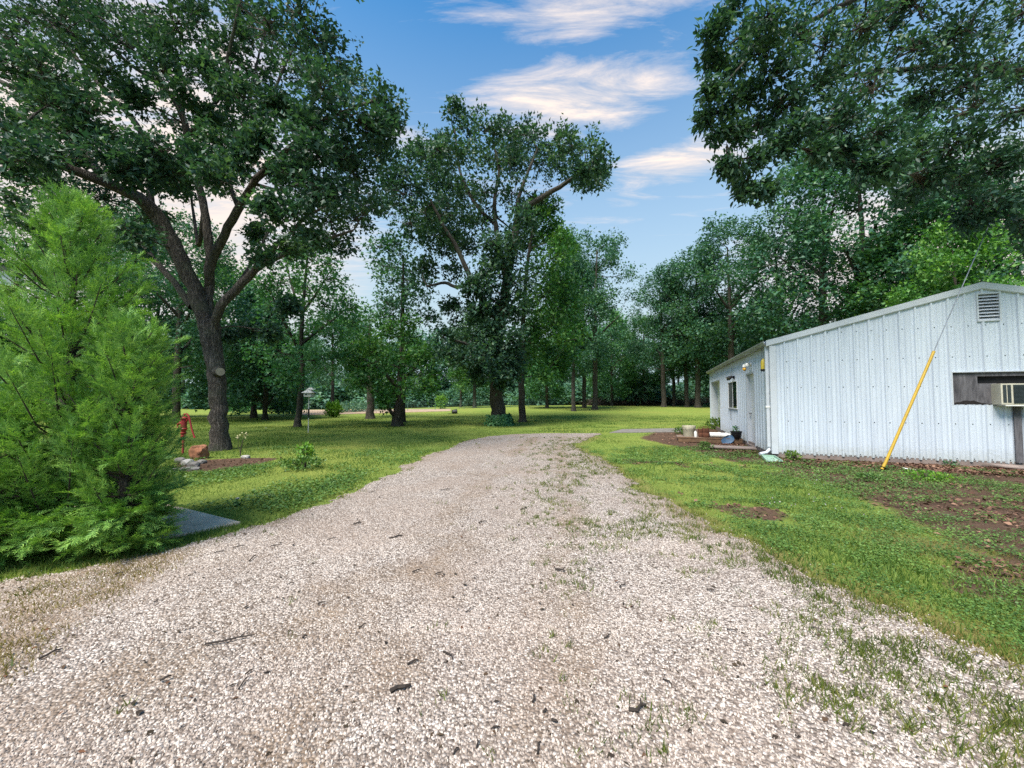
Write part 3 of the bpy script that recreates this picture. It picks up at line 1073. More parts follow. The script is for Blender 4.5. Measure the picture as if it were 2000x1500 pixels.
def build_shed():
    root = empty('metal_shed', (SX, SY, 0), SROT)
    tag(root, 'long white ribbed metal shed with low gable roof', 'shed')
    W = S_HALF * 2
    gtop = lambda s: (S_EAVE + (S_RIDGE - S_EAVE) * (1 - abs(s - S_HALF) / S_HALF)) - 0.03
    # openings
    ac0 = on_plane(1858, 728, 'g'); ac1 = on_plane(1858, 790, 'g')
    AC = (ac0[0], 5.75, ac1[2], ac0[2])
    v0 = on_plane(1908, 576, 'g'); v1 = on_plane(1951, 624, 'g')
    VENT = (v0[0], v1[0], v1[2], v0[2])
    d0 = on_plane(1473, 725, 's'); d1 = on_plane(1461, 865, 's')
    DOOR = (d0[1], d1[1], 0.10, d0[2])
    w0 = on_plane(1440, 743, 's'); w1 = on_plane(1424, 796, 's')
    WIN = (w0[1], w1[1], w1[2], w0[2])
    f0 = on_plane(1406.5, 742, 's'); f1 = on_plane(1391, 830, 's')
    FAR = (f0[1], f1[1], 0.10, f0[2])
    # gable panels
    edges = [0.0]
    while edges[-1] < W:
        edges.append(min(W, edges[-1] + 0.915))
    for a, b in zip(edges[:-1], edges[1:]):
        for (q0, q1) in ([(a, S_HALF), (S_HALF, b)] if a < S_HALF < b else [(a, b)]):
            pass
        mb = MB()
        parts_ = [(a, S_HALF), (S_HALF, b)] if a < S_HALF < b else [(a, b)]
        for q in parts_:
            ribbed(mb, q[0], q[1], S_BASE, gtop, lambda s, o, z: (s, -o, z), [AC, VENT])
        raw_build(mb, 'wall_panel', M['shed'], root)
    # long side panels (facing the driveway)
    edges = [0.0]
    while edges[-1] < S_LEN:
        edges.append(min(S_LEN, edges[-1] + 0.915))
    for a, b in zip(edges[:-1], edges[1:]):
        mb = MB()
        ribbed(mb, a, b, S_BASE, lambda s: S_EAVE - 0.05, lambda s, o, z: (-o * 0.8, s, z), [DOOR, WIN, FAR])
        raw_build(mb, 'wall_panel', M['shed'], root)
    # unseen walls closed off
    MB().box(W - 0.03, 0.02, S_BASE, W, S_LEN, S_EAVE - 0.06).build('wall_panel', M['shed'], root)
    mb = MB(); mb.prism([(0.02, S_BASE), (W - 0.04, S_BASE), (W - 0.04, S_EAVE - 0.1), (S_HALF, S_RIDGE - 0.1), (0.02, S_EAVE - 0.1)], S_LEN - 0.02, S_LEN + 0.01)
    mb.build('wall_panel', M['shed'], root)
    # roof sheets, with real ribs
    for side in (0, 1):
        n = int(S_LEN / 0.915) + 1
        yy = -0.05
        while yy < S_LEN + 0.05:
            y1 = min(yy + 0.915, S_LEN + 0.08)
            mb = MB()
            pr = rib_profile(yy, y1)
            for (s0, o0), (s1, o1) in zip(pr[:-1], pr[1:]):
                xa, xb = (-0.10, S_HALF) if side == 0 else (W + 0.10, S_HALF)
                za = S_EAVE - 0.10 * (S_RIDGE - S_EAVE) / S_HALF
                mb.add([(xa, s0, za + o0), (xa, s1, za + o1), (xb, s1, S_RIDGE + o1), (xb, s0, S_RIDGE + o0)], [(0, 1, 2, 3)])
            raw_build(mb, 'roof_sheet', M['shed'], root)
            yy += 0.915
    sl = (S_RIDGE - S_EAVE) / S_HALF
    mb = MB()
    for sgn in (-1, 1):
        x1 = S_HALF + sgn * 0.2
        mb.add([(S_HALF, -0.06, S_RIDGE + 0.055), (S_HALF, S_LEN + 0.09, S_RIDGE + 0.055), (x1, S_LEN + 0.09, S_RIDGE + 0.045 - 0.2 * sl), (x1, -0.06, S_RIDGE + 0.045 - 0.2 * sl)], [(0, 1, 2, 3)])
    mb.build('ridge_cap', M['white_metal'], root)
    # rake trim: two folded strips along the gable edge, in lengths with a joint near the eave
    for sgn in (0, 1):
        cuts = [-0.12, 0.16, S_HALF] if sgn == 0 else [W + 0.12, W - 0.16, S_HALF]
        for xa, xb in zip(cuts[:-1], cuts[1:]):
            z = lambda x: S_EAVE + (S_HALF - abs(x - S_HALF)) * sl
            g = 0.004 if xa in (-0.12, W + 0.12) else 0.0
            mb = MB()
            prof = [(-0.056 - g, 0.040 + g), (-0.056 - g, -0.105), (-0.044, -0.125), (0.0, -0.125), (0.0, -0.09), (0.10, 0.0), (0.10, 0.042)]
            n = len(prof)
            mb.add([(xa, p[0], z(xa) + p[1]) for p in prof] + [(xb, p[0], z(xb) + p[1]) for p in prof],
                   [tuple(range(n)), tuple(reversed(range(n, 2 * n)))] + [(i, (i + 1) % n, n + (i + 1) % n, n + i) for i in range(n)])
            mb.build('rake_trim', M['white_metal'], root)
    # corner trim
    MB().box(-0.045, -0.050, S_BASE, 0.10, -0.042, S_EAVE - 0.14).build('corner_trim', M['white_metal'], root)
    MB().box(-0.047, -0.041, S_BASE, -0.034, 0.12, S_EAVE - 0.12).build('corner_trim', M['white_metal'], root)
    # gutter along the eave: an open trough
    gp_ = [(-0.06, S_EAVE + 0.0), (-0.06, S_EAVE - 0.11), (-0.155, S_EAVE - 0.11), (-0.185, S_EAVE - 0.03), (-0.185, S_EAVE + 0.005), (-0.175, S_EAVE + 0.005), (-0.148, S_EAVE - 0.10), (-0.07, S_EAVE - 0.10), (-0.07, S_EAVE)]
    gm_, ntg, outg = material('gutter_enamel')
    gn = ntg.noise(ntg.coords('Object', (1, 0.6, 9)), 3, 5, 0.7)
    principled(ntg, outg, ntg.ramp(gn, [(0.3, (0.16, 0.17, 0.15)), (0.65, (0.40, 0.42, 0.40))]), 0.5)
    MB().prism(gp_, -0.03, S_LEN + 0.08).build('gutter', gm_, root)
    # downspout: outlet, vertical pipe, elbow at foot, bracket
    dsx = -0.085
    ds = MB().box(dsx - 0.045, 0.045, 0.30, dsx + 0.035, 0.125, S_EAVE - 0.11).build('downspout', M['white_metal'], root, bevel=0.008)
    MB().tube([(dsx, 0.085, 0.33), (dsx, 0.075, 0.22), (dsx - 0.08, 0.02, 0.15), (dsx - 0.26, -0.08, 0.115)], [0.042, 0.043, 0.043, 0.042], 8).build('elbow', M['white_metal'], ds)
    MB().box(dsx - 0.06, 0.035, 1.37, dsx + 0.04, 0.135, 1.42).build('bracket', M['white_plastic'], ds, bevel=0.004)
    # skirt boards below the steel
    MB().box(0.0, 0.0, -0.1, W, 0.045, S_BASE + 0.04).build('skirt_board', M['timber_grey'], root)
    MB().box(0.0, 0.05, -0.1, 0.045, S_LEN, S_BASE + 0.04).build('skirt_board', M['timber_grey'], root)
    # screws on the gable: rows of small heads
    mb = MB()
    for zr in (0.20, 1.02, 1.92, 2.62, 3.35):
        k = 0
        while k * 0.305 < W:
            s = k * 0.305 + 0.052
            if zr < gtop(s) - 0.12 and not (AC[0] - .02 < s < AC[1] + .02 and AC[2] < zr < AC[3]) and not (VENT[0] - .05 < s < VENT[1] + .05 and VENT[2] < zr < VENT[3]):
                for (u, w) in ((0.012, 0.012),):
                    mb.add([(s + u * math.cos(t), -0.007, zr + w * math.sin(t)) for t in np.arange(6) * math.pi / 3] + [(s, -0.012, zr)], [(i, (i + 1) % 6, 6) for i in range(6)])
            k += 1
    so_ = mb.build('screw_heads', M['ac_dark'], root)
    so_['kind'] = 'stuff'
    # louvred vent
    vx0, vx1, vz0, vz1 = VENT
    mb = MB()
    for (a, b, c, d) in ((vx0 - 0.03, vx1 + 0.03, vz1, vz1 + 0.03), (vx0 - 0.03, vx1 + 0.03, vz0 - 0.03, vz0), (vx0 - 0.03, vx0, vz0, vz1), (vx1, vx1 + 0.03, vz0, vz1)):
        mb.box(a, -0.036, c, b, 0.06, d)
    vent = mb.build('gable_vent', M['white_metal'], root)
    nsl = 8
    h = (vz1 - vz0) / nsl
    for i in range(nsl):
        z = vz0 + i * h
        MB().add([(vx0, -0.03, z + 0.004), (vx1, -0.03, z + 0.004), (vx1, 0.04, z + h * 0.85), (vx0, 0.04, z + h * 0.85),
                  (vx0, -0.03, z - 0.004 + 0.004), (vx1, -0.03, z), (vx1, 0.04, z + h * 0.85 - 0.006), (vx0, 0.04, z + h * 0.85 - 0.006)],
                 [(0, 1, 2, 3), (7, 6, 5, 4), (0, 4, 5, 1), (2, 6, 7, 3)]).build('slat', M['white_metal'], vent)
    MB().box(vx0, 0.05, vz0, vx1, 0.055, vz1).build('dark_gap_sheet', M['black_void'], vent)  # black sheet standing in for the shade behind the slats
    # framed opening for the air conditioner: recessed plywood
    a0, a1, z0, z1 = AC
    mb = MB()
    mb.box(a0 - 0.012, -0.04, z1, a1, 0.005, z1 + 0.022); mb.box(a0 - 0.025, -0.04, z0 - 0.01, a0, 0.005, z1 + 0.022)
    mb.build('opening_trim', M['white_metal'], root)
    t1 = on_plane(1910, 750, 'g')[0]
    ta = on_plane(1937, 770, 'g')[0]
    zb = on_plane(1910, 749, 'g')[2]; zt = on_plane(1910, 735, 'g')[2]
    MB().box(a0, 0.012, z0, t1, 0.03, z1).build('plywood_infill', M['plywood'], root)
    MB().box(t1, 0.014, z0, ta + 0.10, 0.032, zb).build('plywood_infill', M['plywood'], root)
    MB().box(t1, 0.010, zt, a1, 0.030, z1).build('header_strip', M['plywood'], root)
    MB().box(t1, 0.09, z0, a1, 0.10, zt).build('dark_gap_sheet', M['black_void'], root)  # black sheet painted for the unlit gap around the unit
    # rotten bottom edge: uneven dark lump of decayed board
    mb = MB()
    pts_t = []
    for i in range(13):
        x = a0 + 0.01 + (ta + 0.05 - a0) * i / 12
        hh = 0.02 + 0.075 * math.sin(math.pi * min(1, i / 9)) + 0.012 * math.sin(i * 2.3)
        pts_t.append((x, z0 + hh))
    poly = [(a0 + 0.01, z0 - 0.015)] + pts_t + [(ta + 0.06, z0 - 0.015)]
    mb.prism(poly, 0.0, 0.011)
    mb.build('rotten_board_edge', M['rot'], root)
    # dark board below the unit and warped board at the foot
    b0 = on_plane(1979, 850, 'g')[0]; b1 = on_plane(1994, 850, 'g')[0]
    MB().box(b0, -0.045, 0.16, b1, -0.028, z0 - 0.03).build('post_board', M['plywood'], root)
    mb = MB(); xb = on_plane(1915, 906, 'g')[0]
    mb.add([(xb, -0.05, 0.125), (xb + 1.5, -0.05, 0.09), (xb + 1.5, -0.30, 0.03), (xb + 0.35, -0.16, 0.075), (xb, -0.05, 0.10), (xb + 1.5, -0.05, 0.06), (xb + 1.5, -0.30, 0.0), (xb + 0.35, -0.16, 0.05)],
           [(0, 1, 2, 3), (7, 6, 5, 4), (0, 3, 7, 4), (3, 2, 6, 7), (1, 5, 6, 2), (0, 4, 5, 1)])
    mb.build('warped_board', M['timber_grey'], root)
    # walk-in door
    y0, y1, zl, zh = DOOR
    fr = MB().box(-0.02, y0, zl, 0.14, y0 + 0.05, zh).box(-0.02, y1 - 0.05, zl, 0.14, y1, zh).box(-0.02, y0 + 0.05, zh - 0.05, 0.14, y1 - 0.05, zh)
    door = fr.build('door', M['white_metal'], root)
    MB().box(0.10, y0 + 0.05, zl, 0.13, y1 - 0.05, zh - 0.05).build('leaf', M['house_white'], door, bevel=0.003)
    kn = MB().tube([(0.10, y1 - 0.14, 1.12), (0.03, y1 - 0.14, 1.12)], 0.03, 10)
    kn.build('handle', M['steel'], door)
    MB().box(0.088, y0 + 0.30, 0.28, 0.099, y0 + 0.62, 0.72).build('pet_flap', M['white_plastic'], door, bevel=0.003)
    MB().box(-0.06, y0, zl - 0.10, 0.14, y1, zl - 0.005).build('sill', M['timber_grey'], door)
    # window with one screened and one clear pane
    y0, y1, zl, zh = WIN
    fr = MB().box(-0.03, y0, zl, 0.05, y0 + 0.035, zh).box(-0.03, y1 - 0.035, zl, 0.05, y1, zh).box(-0.03, y0 + .035, zh - 0.035, 0.05, y1 - .035, zh).box(-0.045, y0 - .02, zl - 0.03, 0.05, y1 + .02, zl)
    win = fr.build('window', M['house_white'], root)
    ym = (y0 + y1) / 2
    MB().box(-0.01, y0 + 0.035, zl, 0.0, ym - 0.015, zh - 0.035).build('pane', M['glass'], win)
    MB().box(-0.01, ym + 0.015, zl, 0.0, y1 - 0.035, zh - 0.035).build('pane', M['screen'], win)
    MB().box(-0.02, ym - 0.015, zl, 0.03, ym + 0.015, zh - 0.035).build('mullion', M['house_white'], win)
    # deep far doorway with a panelled overhead door inside
    y0, y1, zl, zh = FAR
    fr = MB().box(-0.015, y0 - 0.04, zl, 0.36, y0, zh).box(-0.015, y1, zl, 0.36, y1 + 0.04, zh).box(-0.015, y0, zh, 0.36, y1, zh + 0.04)
    far = fr.build('doorway', M['white_metal'], root)
    k = 0
    z = zl
    while z < zh - 0.02:
        MB().box(0.30, y0, z, 0.335, y1, min(z + 0.44, zh)).build('door_panel', M['white_plastic'], far, bevel=0.012)
        z += 0.45
    # small cable runs on the wall
    for (qx, qa, qb) in ((1431, 715, 737), (1429, 797, 820), (1490, 680, 703)):
        a = on_plane(qx, qa, 's'); b = on_plane(qx + 1, qb, 's')
        MB().tube([(-0.042, a[1], a[2]), (-0.046, a[1] - 0.04, (a[2] + b[2]) / 2), (-0.042, b[1], b[2])], 0.006, 4).build('cable', M['steel'], root)
    return AC, ta


AC, AC_T = build_shed()


def build_ac():
    p = shed_world(AC_T, 0, AC[2] + 0.0)
    root = empty('air_conditioner', p, SROT)
    tag(root, 'cream window air conditioner sticking out of the shed gable', 'air conditioner')
    w, h = 0.70, on_plane(1940, 750, 'g')[2] - AC[2]
    h = max(0.36, h)
    MB().box(0, -0.26, 0.0, w, 0.10, h).build('case', M['ac_cream'], root, bevel=0.008)
    MB().box(0.20, -0.268, 0.03, w - 0.03, -0.261, h - 0.03).build('grille', M['ac_dark'], root)
    for i in range(14):
        z = 0.05 + (h - 0.1) * i / 13
        MB().box(0.20, -0.276, z, w - 0.03, -0.269, z + 0.005).build('grille_bar', M['ac_dark'], root)
    for a in (0.03, 0.105):
        MB().box(a, -0.266, 0.05, a + 0.058, -0.261, h - 0.03).build('side_louvre', M['ac_dark'], root)
    MB().box(0.06, -0.27, -0.028, w + 0.02, 0.05, -0.004).build('support_rail', M['white_plastic'], root)


build_ac()


def on_wall_thing(px, py, off=-0.03):
    a = on_plane(px, py, 's', off)
    return shed_world(off, a[1], a[2])


# twin lamp holder over the door
p = on_wall_thing(1467, 711)
root = empty('wall_lamp', p, SROT)
tag(root, 'white twin wall lamp with amber bulb above the shed door', 'lamp')
MB().tube([(0.03, 0, 0), (-0.03, 0, 0)], 0.065, 14).build('base_plate', M['white_plastic'], root)
for dy, q in ((0.28, 0), (-0.10, 1)):
    MB().tube([(-0.03, 0, 0.0), (-0.09, dy * 0.4, 0.02), (-0.14, dy, 0.0)], [0.022, 0.022, 0.03], 8).build('arm', M['white_plastic'], root)
    MB().lathe([(0.03, 0.02), (0.055, -0.02), (0.06, -0.08)], 14, -0.14, dy).build('socket', M['white_plastic'], root, smooth_=True)
MB().lathe([(0.02, -0.07), (0.055, -0.12), (0.058, -0.16), (0.03, -0.20), (0.006, -0.21)], 14, -0.14, 0.28).build('bulb', M['amber'], root, smooth_=True)

# hanging yellow jar trap
p = on_wall_thing(1491, 713, -0.12)
root = empty('jar_trap', p, SROT)
tag(root, 'yellow plastic jar hanging on a wire near the shed corner', 'jar')
MB().lathe([(0.062, -0.17), (0.068, -0.14), (0.068, 0.06), (0.058, 0.12), (0.032, 0.155), (0.03, 0.18)], 18).build('jar', M['jar_yellow'], root, smooth_=True)
MB().lathe([(0.069, -0.175), (0.072, -0.165), (0.072, -0.12), (0.069, -0.115)], 18).build('dark_bottom', M['rubber_black'], root)
MB().tube([(0, 0, 0.18), (0.01, 0.01, 0.30), (0.07, 0.0, 0.58)], 0.006, 5).build('wire', M['steel'], root)

# black flood light over the window
p = on_wall_thing(1433, 737)
root = empty('flood_light', p, SROT)
tag(root, 'small black flood light mounted above the shed window', 'light')
MB().box(-0.02, -0.08, -0.06, 0.02, 0.08, 0.06).build('mount', M['rubber_black'], root, bevel=0.006)
for dy in (-0.16, 0.20):
    MB().tube([(-0.02, dy * 0.3, 0), (-0.10, dy, 0.02), (-0.22, dy * 1.15, -0.06)], [0.02, 0.05, 0.085], 12).build('lamp_head', M['rubber_black'], root, smooth_=True)

# ------------------------------------------------------------------ things by the shed door
pl = gp(1400, 862)
# timber step platform and board
root = empty('timber_platform', shed_world(-1.62, 5.2, 0), SROT)
tag(root, 'low weathered timber platform holding junk beside the shed door', 'platform')
pa, pb = gp(1318, 862), gp(1446, 868)


def loc_of(px, py):
    q = gp(px, py) - S0
    return np.dot(q, ex), np.dot(q, ey)


fa, fb = loc_of(1325, 866), loc_of(1446, 866)
bx0, by0 = fa
root.location = [float(c) for c in shed_world(0, 0, 0)]
yfront = min(fa[1], fb[1])
X0, X1 = fa[0], -0.10
yf = fa[1] * 0.5 + fb[1] * 0.5
for i in range(5):
    MB().box(X0 + random.uniform(-.05, .03), yf + i * 0.19, 0.16, X1, yf + i * 0.19 + 0.175, 0.20).build('plank', M['timber_grey'] if i % 2 else M['timber'], root, bevel=0.006)
MB().box(X0 + 0.02, yf + 0.01, 0.02, X1 - .01, yf + 0.06, 0.158).build('front_beam', M['timber'], root, bevel=0.008)
MB().box(X0 + 0.03, yf + 0.065, 0.0, X0 + 0.10, yf + 0.93, 0.157).build('side_beam', M['timber'], root, bevel=0.006)
PLZ = 0.20

w0_, w1_ = loc_of(1385, 878), loc_of(1474, 878)
root = empty('step_board', shed_world(0, 0, 0), SROT)
tag(root, 'flat grey plank step lying in front of the shed door', 'board')
MB().box(w0_[0], w0_[1] - 0.05, 0.06, -0.09, w0_[1] + 0.48, 0.10).build('plank', M['timber_grey'], root, bevel=0.006)
MB().box(w0_[0] + 0.1, w0_[1] + 0.0, 0.0, -0.14, w0_[1] + 0.4, 0.058).build('sleeper', M['timber'], root)


def on_deck(px, yl):
    """deck position at pixel column px, local y yl"""
    # solve x so that the point projects to px
    lo, hi = -4.0, 1.0
    for _ in range(40):
        m_ = (lo + hi) / 2
        w = shed_world(m_, yl, PLZ)
        if CX + F_PX * w[0] / w[1] < px:
            lo = m_
        else:
            hi = m_
    return shed_world(lo, yl, PLZ + 0.001)


p = on_deck(1344, yf + 0.45)
root = empty('beige_bucket', p)
tag(root, 'beige weathered bucket at the outer end of the timber platform', 'bucket')
sc = 0.92
MB().lathe([(0.19, 0.0), (0.20, 0.02), (0.225, 0.28), (0.232, 0.29), (0.230, 0.32), (0.240, 0.33), (0.240, 0.40), (0.225, 0.40), (0.22, 0.36), (0.19, 0.04), (0.01, 0.035)], 28).build('pail', M['beige'], root, smooth_=True)
MB().tube([(0.235 * math.cos(t), 0.235 * math.sin(t) * 0.25 - 0.22, 0.33 - 0.16 * math.sin(t)) for t in np.linspace(0, math.pi, 12)], 0.006, 5).build('handle', M['steel'], root)

for k, (px, dy, hh, rr, lab) in enumerate(((1367, 0.28, 0.30, 0.085, 'rusty can standing next to the beige bucket'), (1377, 0.18, 0.33, 0.12, 'taller rusty can beside the white pipe pieces'))):
    p = on_deck(px, yf + dy)
    root = empty('rusty_can', p)
    tag(root, lab, 'can', 'rusty cans on the platform')
    MB().lathe([(rr * 0.92, 0), (rr, 0.015), (rr, hh * 0.5), (rr * 0.97, hh * 0.52), (rr, hh * 0.54), (rr, hh), (rr * 0.92, hh), (rr * 0.9, 0.05), (0.01, 0.045)], 20).build('can', M['rust'], root, smooth_=True)
    MB().tube([(-rr, 0, hh - 0.02), (-rr * 0.6, 0.02, hh + 0.07), (rr * 0.5, 0, hh + 0.05), (rr, 0, hh - 0.02)], 0.012, 6).build('bail', M['rust'], root)

p = on_deck(1357, yf + 0.10)
root = tag(MB().lathe([(0.048, 0), (0.05, 0.01), (0.05, 0.18), (0.035, 0.2), (0.035, 0.23), (0.0, 0.23)], 16).build('white_bottle', M['white_plastic'], smooth_=True), 'small white bottle squeezed between bucket and rusty cans', 'bottle')
root.location = p

for k, (px, dy, z, L, rr, ang, lab) in enumerate(((1391, 0.40, 0.09, 0.50, 0.085, 0.15, 'white pipe piece nearest the rusty cans'), (1402, 0.18, 0.095, 0.55, 0.09, -0.12, 'thick white pipe lying at the middle of the platform'),
                                                  (1415, 0.30, 0.075, 0.32, 0.07, 0.5, 'short white pipe elbow with an open dark end'))):
    p = on_deck(px, yf + dy)
    root = empty('white_pipe', (p[0], p[1], PLZ + z), SROT + ang)
    tag(root, lab, 'pipe', 'white pipe pieces on the platform')
    n = 16
    mb = MB()
    prof = [(-L / 2, rr), (-L / 2, rr * 1.0), (L / 2 - 0.08, rr), (L / 2 - 0.075, rr * 1.12), (L / 2, rr * 1.12), (L / 2, rr * 0.95), (L / 2 - 0.2, rr * 0.9)]
    vs = [(x, r_ * math.cos(2 * math.pi * j / n), r_ * math.sin(2 * math.pi * j / n)) for (x, r_) in prof for j in range(n)]
    fs = [(i * n + j, i * n + (j + 1) % n, (i + 1) * n + (j + 1) % n, (i + 1) * n + j) for i in range(len(prof) - 1) for j in range(n)] + [tuple(range(n))]
    mb.add(vs, fs).build('pipe', M['white_plastic'], root, smooth_=True)
    me = MB().tube([(L / 2 - 0.19, 0, 0), (L / 2 - 0.18, 0, 0)], rr * 0.89, n).build('dark_bore', M['rubber_black'], root)

# blue scoop leaning on the front edge
p = on_deck(1416, yf - 0.10)
root = empty('blue_scoop', (p[0], p[1], 0.02), SROT)
tag(root, 'blue plastic scoop leaning on the platform front edge', 'scoop')
mb = MB()
N_ = 9
vs, fs = [], []
for i in range(N_):
    for j in range(N_):
        u, w = i / (N_ - 1), j / (N_ - 1)
        wd = 0.20 * math.sin(math.pi * (0.18 + 0.72 * w))
        vs.append(((u - 0.5) * 2 * wd + 0.14 * w, 0.10 * w + 0.05 * (1 - (2 * u - 1) ** 2), 0.30 * w))
for i in range(N_ - 1):
    for j in range(N_ - 1):
        fs.append((i * N_ + j, (i + 1) * N_ + j, (i + 1) * N_ + j + 1, i * N_ + j + 1))
nv = len(vs)
vs += [(a, b + 0.008, c) for (a, b, c) in vs]
fs += [tuple(reversed([q + nv for q in f])) for f in list(fs)]
mb.add(vs, fs).build('blade', M['blue'], root, smooth_=True)

# black pot with a seedling
p = on_deck(1436, yf + 0.10)
root = empty('black_pot', p)
tag(root, 'black plastic plant pot with small green seedling', 'plant pot')
MB().lathe([(0.13, 0), (0.14, 0.01), (0.175, 0.22), (0.19, 0.225), (0.19, 0.26), (0.172, 0.26), (0.165, 0.2), (0.01, 0.2)], 24).build('pot', M['rubber_black'], root, smooth_=True)
MB().lathe([(0.16, 0.201), (0.12, 0.212), (0.01, 0.218)], 16).build('soil', M['pot_soil'], root)
n = 70
pp = np.column_stack([rng.normal(0, 0.05, n), rng.normal(0, 0.05, n), rng.uniform(0.22, 0.42, n)])
link_mesh('leaves', leaves_mesh('leaves', pp, np.column_stack([pp[:, :2] * 6, rng.uniform(0.1, 0.8, n)]) + rng.normal(size=(n, 3)) * 0.2, norm(np.array((0, 0, 1)) + rng.normal(size=(n, 3)) * 0.4), rng.uniform(0.05, 0.09, n), LEAF_KITE), M['light_leaf'], root)
MB().tube([(0, 0, 0.2), (0.01, 0, 0.40)], 0.005, 5).tube([(0.03, 0.02, 0.2), (0.05, 0.03, 0.36)], 0.005, 5).build('stem', M['twig'], root)

# downspout splash block
p = gp(1505, 899)
qa, qb = gp(1494, 892), gp(1514, 905)
root = empty('splash_block', (p[0], p[1], 0.025), math.atan2(qa[1] - qb[1], qa[0] - qb[0]) - math.pi / 2)
tag(root, 'pale green plastic splash tray under the shed downspout', 'splash block')
MB().add([(-0.16, -0.42, 0.012), (0.16, -0.42, 0.012), (0.13, 0.30, 0.03), (-0.13, 0.30, 0.03), (-0.16, -0.42, 0.0), (0.16, -0.42, 0), (0.13, 0.30, 0), (-0.13, 0.30, 0)],
         [(0, 1, 2, 3), (7, 6, 5, 4), (0, 4, 5, 1), (1, 5, 6, 2), (2, 6, 7, 3), (3, 7, 4, 0)]).build('tray', M['green_plastic'], root)
for sgn in (-1, 1):
    MB().add([(sgn * 0.16, -0.42, 0.0), (sgn * 0.131, 0.30, 0.0), (sgn * 0.131, 0.30, 0.075), (sgn * 0.16, -0.42, 0.045), (sgn * 0.185, -0.42, 0.0), (sgn * 0.155, 0.30, 0.0), (sgn * 0.15, 0.30, 0.075), (sgn * 0.18, -0.42, 0.045)],
             [(0, 1, 2, 3), (7, 6, 5, 4), (3, 2, 6, 7), (0, 3, 7, 4), (1, 5, 6, 2), (0, 4, 5, 1)]).build('rim', M['green_plastic'], root)
MB().box(-0.13, 0.301, 0.0, 0.13, 0.325, 0.075).build('rim', M['green_plastic'], root)

# white scrap on the soil
p = gp(1777, 919)
o = MB().box(-0.11, -0.05, 0, 0.11, 0.05, 0.006).build('plastic_scrap', M['white_plastic'], bevel=0.002)
o.location = (p[0], p[1], 0.035); o.rotation_euler = (R(6), R(4), R(-18))
tag(o, 'flat white plastic scrap lying on the leaf litter', 'scrap')

# ------------------------------------------------------------------ guy wire with yellow guard, and the pole it runs to
g0 = gp(1722, 921)
top_px = at(2000, 282, 8.72)
dirw = norm(top_px - g0)
L_g = np.linalg.norm(at(1821, 685, g0[1] + 0.05) - g0)
root = empty('guy_wire', g0)
tag(root, 'thin steel guy wire with bright yellow guard in front of shed', 'guy wire')
MB().tube([dirw * 0.02 + (0, 0, 0.03), dirw * 0.25, dirw * 0.9, dirw * L_g], [0.031, 0.030, 0.029, 0.028], 12).build('guard', M['yellow'], root, smooth_=True)
L_w = 1.28 * np.linalg.norm(top_px - g0)
MB().tube([dirw * (L_g - 0.05), dirw * L_w], 0.0095, 6).build('wire', M['steel'], root)
MB().tube([(0, 0, -0.2), (0.0, 0, 0.02), dirw * 0.10], [0.03, 0.035, 0.06], 8).build('anchor_rod', M['rubber_black'], root)
ptop = g0 + dirw * L_w
root = empty('utility_pole', (ptop[0] + 0.16, ptop[1], 0))
tag(root, 'tall brown wooden utility pole holding the guy wire', 'pole')
MB().tube([(0, 0, -0.3), (0, 0, ptop[2] * 0.5), (0, 0, ptop[2] + 1.2)], [0.18, 0.165, 0.14], 14).build('pole', M['timber'], root, smooth_=True)
MB().tube([(-0.16, 0, ptop[2]), (0.15, 0, ptop[2])], 0.02, 8).build('guy_bolt', M['steel'], root)

# ================================================================== HOUSE CORNER at the far left
def build_house():
    # eave corner at pixel (20,548), 6 m out; the house lies to its left
    e = at(22, 556, 6.3)
    root = empty('white_house', (e[0], e[1], 0), R(58))
    tag(root, 'white sided house whose eave corner shows behind the cedar', 'house')
    z = e[2]
    k = 0
    zz = 0.3
    while zz < z - 0.05:           # lap siding boards on the wall facing the drive
        MB().add([(-0.55, 0.35, zz), (-0.55, 7, zz), (-0.565, 7, min(zz + 0.19, z)), (-0.565, 0.35, min(zz + 0.19, z)), (-0.60, 0.35, zz), (-0.60, 7, zz), (-0.60, 7, min(zz + .19, z)), (-0.60, 0.35, min(zz + .19, z))],
                 [(0, 1, 2, 3), (4, 7, 6, 5), (0, 4, 5, 1), (3, 2, 6, 7), (0, 3, 7, 4), (1, 5, 6, 2)]).build('siding_board', M['house_white'], root)
        zz += 0.185
    MB().box(-7.5, 0.36, 0.3, -0.605, 7, z).build('wall', M['house_white'], root)
    MB().box(-7.5, 0.30, -0.1, -0.58, 7.05, 0.296).build('foundation', M['concrete'], root)
    MB().box(-7.9, 0, z, 0.0, 7.4, z + 0.02).build('soffit', M['beige'], root)
    MB().box(-7.9, -0.025, z - 0.02, 0.0, -0.002, z + 0.20).build('fascia', M['house_white'], root)
    MB().box(0.002, -0.025, z - 0.02, 0.025, 7.4, z + 0.20).build('fascia', M['house_white'], root)
    MB().prism([(-7.95, z + 0.205), (0.10, z + 0.205), (0.10, z + 0.23), (-3.9, z + 1.2), (-7.95, z + 0.23)], -0.05, 7.45).build('roof', M['shingle'], root)
    gt = MB().prism([(0.03, z + 0.19), (0.03, z + 0.08), (0.10, z + 0.08), (0.14, z + 0.19), (0.13, z + 0.19), (0.095, z + 0.09), (0.04, z + 0.09), (0.04, z + 0.19)], -0.02, 7.4).build('gutter', M['house_white'], root)
    MB().tube([(0.07, 0.1, z + 0.09), (0.07, 0.1, z - 0.04), (-0.02, 0.16, z - 0.12)], 0.045, 8).build('outlet', M['rubber_black'], gt)


build_house()

